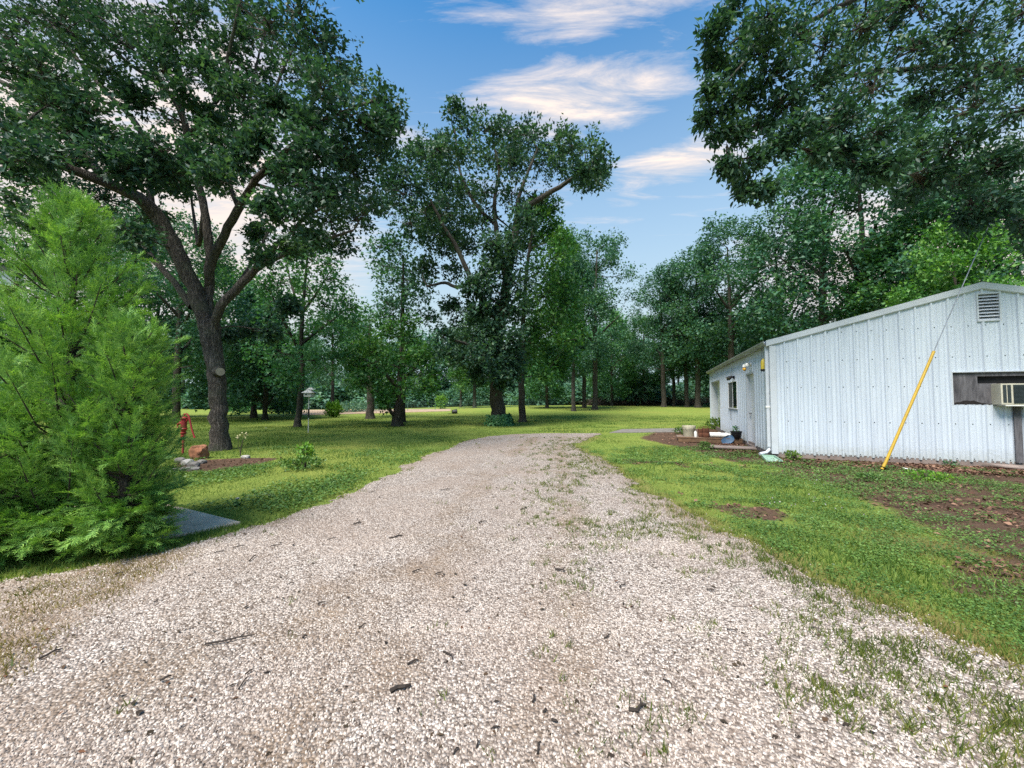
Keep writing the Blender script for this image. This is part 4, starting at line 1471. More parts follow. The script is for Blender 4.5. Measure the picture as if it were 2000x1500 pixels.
# ================================================================== RED HAND PUMP, boulder, bed stones
p = gp(357, 889)
root = empty('hand_pump', p, R(-8))
root.scale = (0.85, 0.85, 0.95)
tag(root, 'old red cast iron hand water pump beside the oak', 'pump')
H = 1.25
pi_ = MB().tube([(0, 0, -0.1), (0, 0, 0.58)], 0.035, 12).build('stand_pipe', M['red_faded'], root, smooth_=True)
MB().lathe([(0.035, 0.50), (0.075, 0.56), (0.075, 0.60), (0.05, 0.61), (0.085, 0.66), (0.085, 0.685), (0.055, 0.70), (0.10, 0.78), (0.105, 0.80), (0.085, 0.82), (0.085, 1.08), (0.11, 1.09), (0.11, 1.12), (0.06, 1.15), (0.02, 1.20)], 18).build('pump_body', M['red_paint'], root, smooth_=True)
MB().tube([(-0.05, 0, 0.96), (-0.16, 0, 0.97), (-0.23, 0, 0.92), (-0.24, 0, 0.84)], [0.05, 0.042, 0.038, 0.042], 10).build('spout', M['red_paint'], root, smooth_=True)
MB().box(-0.02, -0.02, 1.14, 0.02, 0.02, 1.24).build('piston_rod', M['red_paint'], root)
MB().tube([(0.09, 0, 1.02), (0.15, 0, 1.08), (0.16, 0, 1.20)], [0.028, 0.025, 0.022], 8).build('bracket', M['red_paint'], root, smooth_=True)
MB().tube([(0.0, 0, 1.235), (0.10, 0, 1.24), (0.17, 0, 1.19), (0.24, 0, 1.02), (0.31, 0, 0.80), (0.40, 0, 0.60), (0.44, 0, 0.53)], [0.024, 0.03, 0.032, 0.028, 0.025, 0.024, 0.032], 8).build('handle', M['red_paint'], root, smooth_=True)

p = gp(389, 896)
o = link_mesh('boulder', rock_mesh('boulder', 0.22, 0.19, 0.23, 3, 4, 0.3), M['boulder'])
for q in o.data.polygons:
    q.use_smooth = False
o.location = (p[0], p[1], 0.16)
tag(o, 'rounded orange sandstone boulder on the flower bed edge', 'boulder')
stones = [(352, 903, 0.15, 0.10, 0.09, 'stone_grey', 'small grey stone at the far left of the bed, uppermost'), (366, 908, 0.17, 0.12, 0.10, 'stone_pale', 'pale white stone in the bed edging below the boulder'),
          (378, 911, 0.16, 0.11, 0.08, 'stone_grey', 'dark grey edging stone just right of the pale stone'), (368, 919, 0.27, 0.11, 0.06, 'stone_grey', 'long flat grey slab stone nearest the driveway side of the bed'),
          (345, 920, 0.20, 0.10, 0.05, 'stone_grey', 'flat grey stone at the left tip of the bed'), (394, 905, 0.15, 0.10, 0.07, 'stone_grey', 'grey stone tucked directly under the orange boulder'),
          (480, 895, 0.12, 0.09, 0.06, 'stone_pale', 'pale stone at the foot of the thin sapling')]
for k, (a, b, rx, ry, rz_, mt, lab) in enumerate(stones):
    p = gp(a, b)
    o = link_mesh('edging_stone', rock_mesh('edging_stone', rx, ry, rz_, k + 8, 2, 0.25), M[mt])
    o.location = (p[0], p[1], rz_ * 0.55)
    o.rotation_euler = (0, 0, random.uniform(-0.5, 0.5))
    tag(o, lab, 'stone', 'stones around the flower bed')

# thin flowering sapling on the bed
p = gp(469, 891)
root = empty('flower_stalk', p)
tag(root, 'thin bare flower stalk with pale bloom on the bed', 'flower')
MB().tube([(0, 0, 0), (0.02, 0, 0.22), (0.06, 0, 0.42), (0.12, 0.02, 0.60)], [0.014, 0.012, 0.010, 0.007], 6).build('stem', M['twig'], root)
MB().tube([(0.0, 0, 0.1), (-0.06, 0, 0.3), (-0.07, 0, 0.52)], [0.007, 0.005, 0.004], 5).build('stem', M['twig'], root)
n = 34
pp = np.vstack([rng.normal((0.12, 0.02, 0.62), 0.035, (22, 3)), rng.normal((-0.07, 0, 0.52), 0.03, (12, 3))])
link_mesh('bloom', leaves_mesh('bloom', pp, rng.normal(size=(n, 3)) + (0, 0, 0.6), rng.normal(size=(n, 3)), rng.uniform(0.025, 0.045, n), LEAF_ROUND), plain('pale_petals', (0.42, 0.38, 0.22), 0.7), root)

# ================================================================== BIRD HOUSE on a pole, fence, lawn bits
p = gp(602, 845)
root = empty('bird_house', p)
tag(root, 'small white bird house on a thin pole in the lawn', 'bird house')
D_ = p[1]
hz = at(602, 775, D_)[2]
MB().tube([(0, 0, -0.1), (0, 0, hz)], 0.022, 8).build('pole', M['feeder_white'], root)
MB().tube([(0, 0, hz * 0.42), (0, 0, hz * 0.66)], 0.04, 10).build('baffle', M['rubber_black'], root)
MB().box(-0.18, -0.15, hz, 0.18, 0.15, hz + 0.20).build('box', M['feeder_white'], root, bevel=0.006)
MB().add([(-0.27, -0.22, hz + 0.19), (0.27, -0.22, hz + 0.19), (0.27, 0.22, hz + 0.19), (-0.27, 0.22, hz + 0.19), (-0.08, -0.08, hz + 0.34), (0.08, -0.08, hz + 0.34), (0.08, 0.08, hz + 0.34), (-0.08, 0.08, hz + 0.34)],
         [(3, 2, 1, 0), (4, 5, 6, 7), (0, 1, 5, 4), (1, 2, 6, 5), (2, 3, 7, 6), (3, 0, 4, 7)]).build('roof', M['feeder_white'], root)
MB().add([(-0.10, -0.10, hz + 0.345), (0.28, -0.10, hz + 0.345), (0.28, 0.10, hz + 0.345), (-0.10, 0.10, hz + 0.345), (0.04, -0.02, hz + 0.45), (0.12, -0.02, hz + 0.45), (0.12, 0.02, hz + 0.45), (0.04, 0.02, hz + 0.45)],
         [(3, 2, 1, 0), (4, 5, 6, 7), (0, 1, 5, 4), (1, 2, 6, 5), (2, 3, 7, 6), (3, 0, 4, 7)]).build('upper_roof', M['feeder_white'], root)
MB().tube([(-0.06, -0.152, hz + 0.1), (-0.06, -0.158, hz + 0.1)], 0.035, 12).build('entrance_hole', M['rubber_black'], root)

# wire garden fence
fpts = [gp(*q) for q in ((553, 812), (640, 808), (740, 805), (850, 801), (960, 797), (1100, 794))]
root = empty('garden_fence', fpts[0])
tag(root, 'low green wire fence along the far garden soil', 'fence')
posts = []
for a, b in zip(fpts[:-1], fpts[1:]):
    m_ = max(2, int(np.linalg.norm(b - a) / 2.4))
    for i in range(m_):
        posts.append(a + (b - a) * i / m_)
posts.append(fpts[-1])
for q in posts:
    q[2] = float(gz(q[0], q[1]))
    r_ = q - fpts[0]
    MB().tube([(r_[0], r_[1], r_[2] - 0.2), (r_[0], r_[1], r_[2] + 1.15)], 0.03, 6).build('post', M['fence_green'], root)
for a, b in zip(posts[:-1], posts[1:]):
    mb = MB()
    A, B = a - fpts[0], b - fpts[0]
    for zz in (0.1, 0.3, 0.5, 0.7, 0.9, 1.08):
        mb.tube([(A[0], A[1], A[2] + zz), (B[0], B[1], B[2] + zz)], 0.009, 3, cap=False)
    m_ = 8
    for i in range(1, m_):
        c = A + (B - A) * i / m_
        mb.tube([(c[0], c[1], c[2] + 0.1), (c[0], c[1], c[2] + 1.08)], 0.006, 3, cap=False)
    mb.build('wire_panel', M['fence_green'], root)

# dark bucket lying on the lawn
p = gp(887, 808)
root = empty('black_tub', (p[0], p[1], p[2] + 0.16), R(25))
tag(root, 'small black tub tipped over on the far lawn', 'tub')
mb = MB().lathe([(0.22, -0.2), (0.23, -0.19), (0.30, 0.2), (0.32, 0.2), (0.32, 0.24), (0.28, 0.24), (0.2, -0.16), (0.01, -0.16)], 20)
mb.v = [(z, y, -x * 0.9) for (x, y, z) in mb.v]
mb.build('tub', M['rubber_black'], root, smooth_=True)
MB().tube([(-0.3, -0.05, -0.14), (-0.55, -0.2, -0.15), (-0.7, -0.1, -0.15)], 0.02, 5).build('handle', M['rubber_black'], root)

# small white flower heads in the lawn
for k, (a, b, h_, lab) in enumerate(((463, 988, 0.10, 'white flower in the grass near the concrete walk'), (519, 843, 0.16, 'white flower head far across the lawn right of the oak'))):
    p = gp(a, b)
    root = empty('white_flower', p)
    tag(root, lab, 'flower', 'white flowers in the lawn')
    MB().tube([(0, 0, 0), (0.005, 0, h_)], 0.004, 5).build('stem', M['weed'], root)
    n = 14
    t = np.arange(n) * 2 * math.pi / n
    sz = 0.03 if k == 0 else 0.05
    link_mesh('petals', leaves_mesh('petals', np.tile((0.005, 0, h_), (n, 1)), np.column_stack([np.cos(t), np.sin(t), 0.3 + 0.8 * (np.arange(n) % 2)]), np.tile((0, 0, 1.0), (n, 1)), np.full(n, sz), LEAF_ROUND), plain('white_petals', (0.7, 0.66, 0.62), 0.7), root)
    n = 12
    link_mesh('leaves', leaves_mesh('leaves', np.tile((0, 0, 0.01), (n, 1)), rng.normal(size=(n, 3)) * (1, 1, 0.1) + (0, 0, 0.4), np.tile((0, 0, 1.0), (n, 1)), np.full(n, 0.09), LEAF_KITE), M['weed'], root)

# ================================================================== TREES
def px_pts(lst, d):
    """(px,py,depth offset) -> points"""
    return [at(a, b, d + c) for (a, b, c) in lst]


def build_left_oak():
    D = gp(428, 879)[1]
    base = gp(428, 879)
    t = Tree(base, 21)
    k = 0.74 * D / F_PX               # metres per pixel at the trunk
    fp, fr_ = flare(base, None, 20.5 * k, 18 * k, 0.55)
    tr = fp + px_pts([(426, 800, 0), (423, 740, 0), (416, 685, 0.05), (409, 635, 0.05)], D)
    t.limb(tr, fr_ + [19.5 * k, 19.5 * k, 21 * k, 25 * k], 20, 0.03, 0.22)
    L = lambda pts, r, n=10: t.limb(px_pts(pts, D), np.array(r) * k, n)
    # great left limb
    L([(410, 650, 0.05), (389, 585, 0.0), (350, 503, -0.2), (318, 440, -0.4), (295, 405, -0.6), (258, 380, -0.8), (196, 353, -1.2), (140, 332, -1.5), (87, 315, -1.9), (0, 309, -2.4), (-120, 280, -3.0)],
      [19, 19, 17.5, 17, 16, 14, 12, 10, 9, 7, 4], 12)
    L([(225, 366, -1.0), (175, 315, -0.6), (140, 266, -0.2), (105, 217, 0.2), (52, 180, 0.5), (0, 160, 0.8), (-90, 110, 1.0)], [10, 10, 9, 8, 7, 6, 3])
    L([(140, 332, -1.5), (90, 270, -1.9), (30, 225, -2.3), (-60, 190, -2.8)], [6, 5, 4, 2.5])
    L([(350, 520, -0.2), (300, 420, 0.5), (290, 330, 1.0), (270, 248, 1.2), (217, 190, 1.4), (168, 135, 1.5), (110, 60, 1.6), (60, -30, 1.7)], [8, 8, 7.5, 7, 6, 5, 4, 3])
    L([(225, 205, 1.4), (170, 190, 1.2), (120, 160, 1.0), (60, 120, 0.8)], [4.5, 4, 3, 2])
    # lower left thin limb
    L([(375, 600, 0.1), (330, 540, 0.7), (262, 465, 1.4), (227, 430, 1.8), (192, 402, 2.1), (130, 388, 2.5), (60, 392, 2.8)], [9, 8, 7, 6, 5, 4, 3])
    # middle limb
    L([(406, 650, 0.1), (409, 560, 0.3), (408, 470, 0.4), (398, 405, 0.4), (382, 330, 0.4), (367, 276, 0.4), (362, 245, 0.4), (343, 200, 0.3), (315, 165, 0.2), (272, 138, 0.0), (220, 95, -0.3), (170, 30, -0.6)],
      [12, 12, 11, 10, 9, 8.5, 8, 7, 6, 5, 4, 3])
    L([(356, 225, 0.4), (357, 165, 0.6), (345, 120, 0.8), (315, 80, 1.0), (290, 10, 1.2)], [6, 5.5, 5, 4, 3])
    L([(372, 265, 0.4), (385, 245, 0.2), (420, 203, 0.0), (435, 165, -0.3), (450, 90, -0.5), (470, 0, -0.8)], [6, 6, 5.5, 5, 4, 3])
    L([(398, 410, 0.4), (388, 480, 0.9), (380, 430, 1.4), (372, 380, 1.8)], [6, 5, 4, 3])
    # right limb
    L([(408, 560, 0.3), (418, 500, 0.0), (455, 430, -0.4), (483, 378, -0.7), (518, 332, -1.0), (553, 301, -1.2), (595, 266, -1.5), (626, 241, -1.7), (680, 215, -2.0), (735, 195, -2.2)],
      [10, 10.5, 10, 9, 8, 7, 6, 5, 4, 2.5])
    L([(465, 405, -0.5), (452, 370, -0.4), (444, 320, -0.3), (455, 280, -0.2), (472, 255, -0.1), (507, 217, 0.1), (532, 185, 0.2), (560, 120, 0.3), (600, 50, 0.4)], [6, 5.5, 6, 6, 5.5, 5, 4, 3, 2])
    L([(470, 258, -0.1), (485, 200, 0.4), (500, 130, 0.8), (520, 50, 1.2)], [4, 3.5, 3, 2])
    L([(500, 360, -0.8), (545, 370, -1.0), (600, 355, -1.3), (650, 345, -1.6)], [4, 3.5, 3, 2])
    L([(548, 305, -1.2), (600, 290, -0.6), (650, 300, 0.0), (700, 315, 0.4)], [4, 3.5, 3, 2])
    # lower right limb
    L([(410, 665, 0.05), (422, 620, -0.1), (433, 597, -0.2), (467, 557, -0.2), (500, 527, -0.2), (527, 507, -0.2), (573, 490, 0.0), (630, 470, 0.3), (690, 450, 0.6)], [11, 11, 11, 10.5, 10, 9, 6, 4.5, 3])
    L([(520, 510, -0.2), (540, 478, -0.3), (556, 468, -0.4), (590, 430, -0.7), (640, 400, -1.0)], [7, 6.5, 5, 4, 2.5])
    L([(455, 570, -0.2), (500, 500, 0.8), (530, 440, 1.4)], [5, 4, 3])
    cl = [(30, 30, 62), (110, 40, 66), (190, 30, 66), (270, 40, 64), (350, 40, 56), (30, 110, 52), (90, 130, 50), (160, 100, 46), (235, 85, 52), (320, 95, 42), (60, 200, 46), (15, 255, 52), (125, 255, 36),
          (175, 205, 38), (95, 295, 30), (215, 265, 32), (30, 385, 52), (85, 350, 30), (470, 20, 52), (440, 105, 44), (520, 40, 64), (590, 30, 58), (560, 110, 60), (500, 150, 48), (630, 95, 56), (625, 170, 50), (690, 165, 50),
          (742, 195, 36), (700, 235, 46), (640, 235, 40), (435, 180, 30), (405, 225, 24), (330, 330, 52), (290, 300, 34), (385, 300, 34), (265, 340, 30), (420, 345, 30), (350, 365, 36), (590, 225, 30), (590, 310, 28),
          (655, 300, 48), (700, 345, 46), (620, 365, 38), (545, 345, 24), (745, 300, 34), (765, 235, 22), (525, 405, 28), (575, 420, 38), (640, 415, 46), (695, 425, 44), (660, 475, 38), (605, 465, 28), (500, 455, 24),
          (300, 425, 34), (250, 455, 38), (200, 445, 34), (150, 415, 30), (60, 440, 44), (110, 455, 34), (440, 655, 18), (480, 645, 22), (525, 650, 18), (560, 600, 20), (155, 310, 26), (20, 330, 34), (55, 150, 40), (480, 300, 18),
          (510, 270, 20), (735, 250, 30), (460, 60, 40), (130, 170, 40), (20, 60, 50), (200, 140, 36), (400, 130, 26), (620, 130, 44), (540, 200, 28), (300, 60, 50), (70, 250, 34), (40, 300, 36), (380, 20, 40), (720, 400, 34), (680, 290, 40),
          (300, 295, 36, -1.8), (380, 305, 34, -1.4), (335, 345, 44, -1.2), (245, 330, 30, -2.2), (450, 325, 26, -1.5), (560, 330, 28, -2.4), (615, 290, 34, -2.6), (200, 300, 32, -2.4), (150, 250, 34, -2.0), (60, 300, 36, -3.2),
          (415, 270, 28, -1.0), (500, 235, 34, -1.2), (460, 170, 40, -1.4), (350, 180, 30, -1.0), (260, 190, 30, -0.6), (110, 200, 40, -1.6), (570, 480, 28, -1.2), (510, 500, 22, -1.4), (590, 250, 30, -2.4), (660, 370, 36, -2.0), (310, 130, 36, -1.0)]
    C = px_clumps(cl, D, 2.6, t.rng, 1.06)
    # the crown above and beyond the frame
    for _ in range(26):
        a = t.rng.uniform(-420, 640); b = t.rng.uniform(-330, -40)
        if a > 450 and b < -220:
            continue
        C.append((*at(a, b, D + t.rng.uniform(-3, 3)), 1.15))
    for _ in range(12):
        C.append((*at(t.rng.uniform(-420, -50), t.rng.uniform(-40, 450), D + t.rng.uniform(-3, 3)), 1.1))
    for _ in range(26):                 # the far side of the crown
        C.append((*at(t.rng.uniform(20, 700), t.rng.uniform(0, 400), D + t.rng.uniform(2.6, 5.0)), 0.9))
    t.clumps(C, 50, twig='half', shell=0.45, flat=0.74)
    root = t.finish('oak_tree', 'large spreading oak with several limbs beside the red pump', 'tree', M['oak_leaf'], M['bark'], 12, 0.15, 0.095, LEAF_OAK)
    # sawn limb stub with pale end
    q = at(426, 726, D - 12 * k) - base
    q2 = at(430, 726, D - 25 * k) - base
    st = MB().tube([q, (q + q2) / 2, q2], [0.17, 0.15, 0.135], 14).build('limb_stub', M['bark'], root, smooth_=True)
    n_ = norm(q2 - q)
    MB().tube([q2 + n_ * 0.001, q2 + n_ * 0.02], 0.12, 14).build('sawn_face', M['cut_wood'], st)


build_left_oak()


def build_centre_oak():
    base = gp(974, 831)
    D = base[1]
    t = Tree(base, 5)
    k = D / F_PX
    fp, fr_ = flare(base, None, 14.5 * k, 12 * k, 0.7)
    t.limb(fp + px_pts([(969, 760, 0), (970, 700, 0), (975, 640, 0), (984, 600, 0), (992, 535, 0), (1002, 479, 0.1), (1008, 438, 0.1)], D), fr_ + [12 * k, 11 * k, 11 * k, 10 * k, 9 * k, 8 * k, 7 * k], 16, 0.03)
    L = lambda pts, r, n=8: t.limb(px_pts(pts, D), np.array(r) * k, n)
    L([(1006, 442, 0.1), (1021, 409, 0.0), (1067, 381, -0.4), (1105, 357, -0.7), (1147, 334, -1.0)], [6.5, 6, 5, 4, 2.5])
    L([(1008, 438, 0.1), (1012, 390, 0.5), (1030, 340, 0.8), (1050, 290, 1.0)], [5, 4, 3, 2])
    L([(978, 625, 0), (955, 605, -0.3), (937, 575, -0.6), (913, 530, -1.0), (890, 480, -1.3), (866, 441, -1.6), (840, 390, -1.9)], [8, 7, 6, 5, 4, 3.5, 2])
    L([(925, 555, -0.8), (890, 560, -0.4), (866, 552, 0.0), (835, 560, 0.3)], [4, 3.5, 3, 2])
    L([(990, 560, 0), (977, 490, 0.4), (967, 432, 0.6), (967, 381, 0.8), (975, 330, 0.9), (960, 270, 1.0)], [6, 5, 5, 4, 3, 2])
    L([(970, 440, 0.6), (930, 400, 1.0), (900, 340, 1.4), (888, 250, 1.6)], [4, 3.5, 3, 1.5])
    L([(970, 700, 0), (930, 680, -1.2), (890, 665, -2.2)], [5, 4, 2])
    cl = [(886, 212, 22), (915, 245, 34), (955, 250, 36), (1000, 262, 40), (1035, 262, 36), (1075, 285, 38), (1110, 280, 36), (1140, 285, 34), (1165, 315, 28), (1158, 350, 26), (1130, 340, 30), (1095, 330, 34), (1050, 320, 42),
          (1000, 320, 44), (950, 310, 44), (905, 300, 42), (860, 290, 36), (830, 300, 36), (800, 330, 42), (785, 380, 42), (840, 350, 44), (890, 365, 44), (945, 375, 44), (1000, 375, 38), (830, 410, 44), (885, 420, 40),
          (940, 430, 36), (795, 440, 40), (850, 460, 36), (910, 480, 30), (960, 470, 26), (1020, 430, 30), (985, 515, 32), (945, 530, 28), (1015, 545, 30), (885, 530, 24), (925, 560, 20), (905, 635, 34), (868, 650, 30),
          (940, 690, 34), (985, 700, 34), (1000, 655, 24), (920, 610, 24), (960, 670, 30), (935, 730, 22), (972, 735, 24), (1175, 340, 16), (760, 400, 30), (770, 350, 28), (1000, 725, 20), (880, 600, 20), (830, 520, 22)]
    cl = [(a, b, r, t.rng.uniform(-2.4, -0.9)) if (abs(a - 985) < 50 and b > 440) else (a, b, r) for (a, b, r) in cl]
    cl += [(975, 500, 30, -1.5), (1000, 480, 26, -1.3), (960, 640, 26, -1.6), (995, 570, 26, -1.4), (940, 600, 26, -1.6), (985, 745, 22, -1.2), (950, 560, 24, -2), (905, 700, 28, -1.5), (872, 690, 24, -1), (890, 665, 28, 1), (1005, 610, 24, -1.2), (960, 605, 24, -1.6), (915, 660, 30, -1), (1000, 690, 26, -1.4)]
    C = px_clumps(cl, D, 3.0, t.rng, 1.10)
    for _ in range(22):
        C.append((*at(t.rng.uniform(810, 1130), t.rng.uniform(270, 480), D + t.rng.uniform(2.5, 5.0)), 1.2))
    t.clumps(C, 34, twig='half', shell=0.45, flat=0.75)
    root = t.finish('oak_tree', 'tall oak with ivy at its foot standing at the driveway bend', 'tree', M['oak_leaf'], M['bark_dark'], 16, 0.225, 0.15, LEAF_OAK)
    # brown dead leaves hanging from a broken branch
    n = 260
    c = at(980, 588, D - 0.8) - base
    u = rng.normal(size=(n, 3)) * (0.26, 0.26, 0.48)
    link_mesh('dead_leaf_cluster', leaves_mesh('dead_leaf_cluster', c + u, rng.normal(size=(n, 3)) * 0.5 + (0, 0, -1), rng.normal(size=(n, 3)), rng.uniform(0.15, 0.28, n), LEAF_OAK), M['dead_leaf'], root)['kind'] = 'stuff'
    # ivy at the foot
    n = 700
    a = rng.uniform(-2.6, 0.9, n)
    zz = rng.uniform(0.02, 0.75, n) ** 1.3
    rr = 0.52 + 0.25 * (1 - zz) + rng.uniform(0, 0.22, n)
    pp = np.column_stack([rr * np.cos(a), rr * np.sin(a), zz])
    o = tag(link_mesh('ivy_clump', leaves_mesh('ivy_clump', pp, rng.normal(size=(n, 3)) * 0.6 + (0, 0, -0.5), np.column_stack([np.cos(a), np.sin(a), np.full(n, 0.5)]), rng.uniform(0.10, 0.18, n), LEAF_ROUND), M['light_leaf']),
            'leafy ivy clump growing around the foot of the driveway-bend oak', 'ivy')
    o.location = base


build_centre_oak()


def build_right_tree():
    """big tree standing to the right of the frame; its boughs hang over the shed roof"""
    base = np.array((14.6, 5.4, 0.0))
    t = Tree(base, 77)
    fp, fr_ = flare(base, None, 0.42, 0.4, 0.7)
    t.limb(fp + [base + (0, 0.1, 2.5), base + (-0.2, 0.3, 5.0), base + (-0.2, 0.5, 8.0), base + (0.1, 0.6, 11.5)], fr_ + [0.37, 0.34, 0.26, 0.12], 14)
    D = 9.0
    b1 = base + (-0.2, 0.3, 4.8)
    b2 = base + (-0.2, 0.5, 7.4)
    t.limb([b1, b1 + (-1.6, 1.0, 1.6), at(2040, 150, 10.2), at(1900, 130, 10.6), at(1720, 140, 10.4), at(1570, 170, 10.0), at(1470, 230, 9.6)], [0.2, 0.17, 0.11, 0.08, 0.06, 0.045, 0.02], 9)
    t.limb([b2, b2 + (-2, 1.0, 1.2), at(1950, -60, 10.5), at(1720, -20, 10.6), at(1560, 50, 10.3), at(1470, 60, 10.1), at(1420, 90, 10.1)], [0.2, 0.15, 0.10, 0.08, 0.055, 0.035, 0.015], 9)
    t.limb([at(1560, 50, 10.3), at(1490, 75, 9.9), at(1455, 120, 9.6), at(1410, 170, 9.5)], [0.05, 0.04, 0.03, 0.015], 6)
    t.limb([b2, b2 + (-1.5, -1.2, 1.6), at(1950, -60, 6.8), at(1750, -20, 7.0)], [0.16, 0.14, 0.1, 0.05], 8)
    cl = [(1400, 55, 30), (1430, 15, 34), (1398, 118, 26), (1440, 130, 36), (1485, 90, 42), (1388, 180, 20), (1380, 232, 20), (1422, 200, 32), (1470, 180, 36), (1520, 140, 46), (1560, 60, 52), (1500, 25, 44), (1402, 262, 18),
          (1440, 258, 28), (1490, 240, 32), (1540, 205, 42), (1600, 165, 52), (1620, 75, 60), (1480, 308, 24), (1440, 338, 22), (1455, 368, 17), (1492, 372, 17), (1525, 285, 28), (1590, 255, 36), (1650, 230, 46), (1700, 155, 64),
          (1700, 55, 64), (1780, 100, 70), (1800, 195, 60), (1720, 255, 40), (1870, 60, 72), (1880, 165, 70), (1950, 120, 70), (1960, 230, 60), (1870, 275, 48), (1800, 285, 36), (1955, 320, 40), (1600, 300, 24), (1650, 300, 24),
          (1990, 30, 70), (1740, 320, 34), (1690, 330, 30), (1810, 350, 40), (1880, 350, 46), (1960, 390, 46), (1900, 420, 36), (1990, 300, 50), (2010, 440, 40), (1770, 380, 26), (1450, 70, 34), (1560, 250, 26), (1420, 320, 16), (1640, 130, 55), (1750, 30, 60), (1830, 130, 60), (1920, 200, 60)]
    C = px_clumps(cl, D, 1.3, t.rng, 0.84)
    for _ in range(22):
        C.append((*(base + (t.rng.uniform(-7, 5), t.rng.uniform(-4, 5), t.rng.uniform(8.5, 14))), 1.3))
    for _ in range(14):
        C.append((*at(t.rng.uniform(1500, 2050), t.rng.uniform(-250, 260), t.rng.uniform(10.5, 12.5)), 0.95))
    t.clumps(C, 40, twig=True, shell=0.5, flat=0.95)
    t.finish('oak_tree', 'leafy tree whose dark boughs hang over the shed roof', 'tree', M['oak_leaf'], M['bark_dark'], 12, 0.125, 0.085, LEAF_OVAL, droop=0.35)


build_right_tree()


def px_tree(name, label, base_px, d, trunk, r0, cl, dspread, leafmat, barkmat, seed, tips=30, per=8, size=0.22, spread=0.18, tmpl=LEAF_MULTI, extra=(), group=None, base=None, back=0, cs=1.0, flat=0.75):
    b = gbase(base_px, d) if base is None else base
    d = b[1]
    k = d / F_PX
    t = Tree(b, seed)
    fp, fr_ = flare(b, None, r0, r0, min(0.5, 2.2 * r0))
    tp = px_pts([(a, q, 0) for (a, q) in trunk], d)
    rad = list(np.linspace(r0 * 0.95, r0 * 0.3, len(tp)))
    t.limb(fp + tp, fr_ + rad, 10)
    for (pts, r1, r2) in extra:
        pp = px_pts(pts, d)
        t.limb(pp, np.linspace(r1, r2, len(pp)), 7)
    C = px_clumps(cl, d, dspread, t.rng, cs)
    if back:
        xs = [c[0] for c in cl]; ys = [c[1] for c in cl]
        for _ in range(back):
            C.append((*at(t.rng.uniform(min(xs) + 15, max(xs) - 15), t.rng.uniform(min(ys) + 10, max(ys) - 10), d + t.rng.uniform(dspread * .7, dspread * 1.6)), 40 * k))
    t.clumps(C, tips, twig='half', shell=0.45, flat=flat)
    return t.finish(name, label, 'tree', leafmat, barkmat, per, size, spread, tmpl, group)


# airy young tree behind the bird house
b = gp(583, 834)
px_tree('young_oak', 'slender young oak with open crown left of the bird house pole', 583, b[1], [(587, 780), (590, 720), (588, 680), (592, 600), (597, 540), (602, 480)], 0.17,
        [(555, 545, 28), (600, 505, 32), (645, 545, 28), (535, 590, 28), (575, 600, 26), (640, 600, 28), (530, 645, 30), (600, 650, 28), (650, 650, 30), (690, 630, 26), (560, 690, 30), (620, 705, 26), (500, 680, 22), (545, 725, 22), (600, 475, 28),
         (660, 580, 22), (520, 560, 20), (575, 735, 18), (660, 700, 22), (640, 510, 22), (560, 500, 22), (690, 600, 20)], 2.4,
        M['light_leaf'], M['bark_dark'], 31, 34, 9, 0.2, 0.2, extra=[([(588, 690, 0), (560, 640, -1), (540, 600, -1.6), (530, 570, -2)], 0.1, 0.03), ([(590, 670, 0), (630, 640, 0.8), (680, 600, 1.5)], 0.11, 0.03), ([(592, 610, 0), (620, 570, -.6), (645, 530, -1.2)], 0.09, 0.03), ([(592, 620, 0), (570, 560, .8), (560, 510, 1.4)], 0.09, 0.03)], back=8, cs=1.2)
# low spreading dogwood
b = gp(777, 832)
px_tree('dogwood_tree', 'low spreading dark green dogwood with a forked leaning trunk', 777, b[1], [(779, 800), (781, 770), (781, 730), (783, 680)], 0.30,
        [(700, 690, 26), (735, 680, 32), (790, 665, 36), (830, 690, 28), (770, 715, 36), (820, 725, 32), (720, 722, 28), (700, 740, 20), (800, 755, 28), (838, 757, 20), (752, 755, 22), (760, 640, 26), (800, 630, 26), (845, 735, 20), (740, 705, 28), (790, 700, 32),
         (755, 790, 14), (750, 778, 15), (815, 700, 26), (690, 715, 18), (770, 765, 22)], 2.2, M['maple_leaf'], M['bark_dark'], 41, 30, 9, 0.21, 0.17,
        extra=[([(778, 818, 0), (766, 806, -.3), (755, 790, -.6), (748, 770, -.9)], 0.15, 0.05), ([(781, 760, 0), (740, 720, -1), (710, 700, -1.6)], 0.12, 0.03), ([(781, 745, 0), (815, 715, 1), (840, 700, 1.6)], 0.12, 0.03)], back=8)
# tall slim tree rising behind the dogwood
px_tree('hickory_tree', 'tall narrow tree rising straight behind the dogwood', 786, 27.0, [(786, 760), (785, 690), (786, 620), (787, 560), (788, 500)], 0.22,
        [(785, 500, 32), (810, 530, 30), (765, 545, 30), (790, 570, 34), (825, 580, 26), (755, 590, 28), (800, 615, 32), (770, 630, 28), (840, 620, 22), (735, 480, 30), (745, 520, 26), (830, 550, 22), (770, 470, 28), (740, 610, 22)], 2.2,
        M['oak_leaf_far'], M['bark_dark'], 42, 28, 7, 0.25, 0.22, back=6)
px_tree('oak_sapling', 'yellowish leafed tree left of the dogwood, trunk bare below', 724, 31.0, [(724, 780), (723, 740), (722, 690), (722, 640)], 0.30,
        [(700, 700, 22), (722, 735, 26), (722, 660, 24), (692, 665, 24), (745, 690, 24), (705, 740, 20), (745, 735, 20), (680, 690, 20), (720, 620, 24), (750, 640, 24), (690, 630, 22)], 2.2, M['maple_leaf'], M['bark_dark'], 43, 26, 7, 0.26, 0.22, back=4)
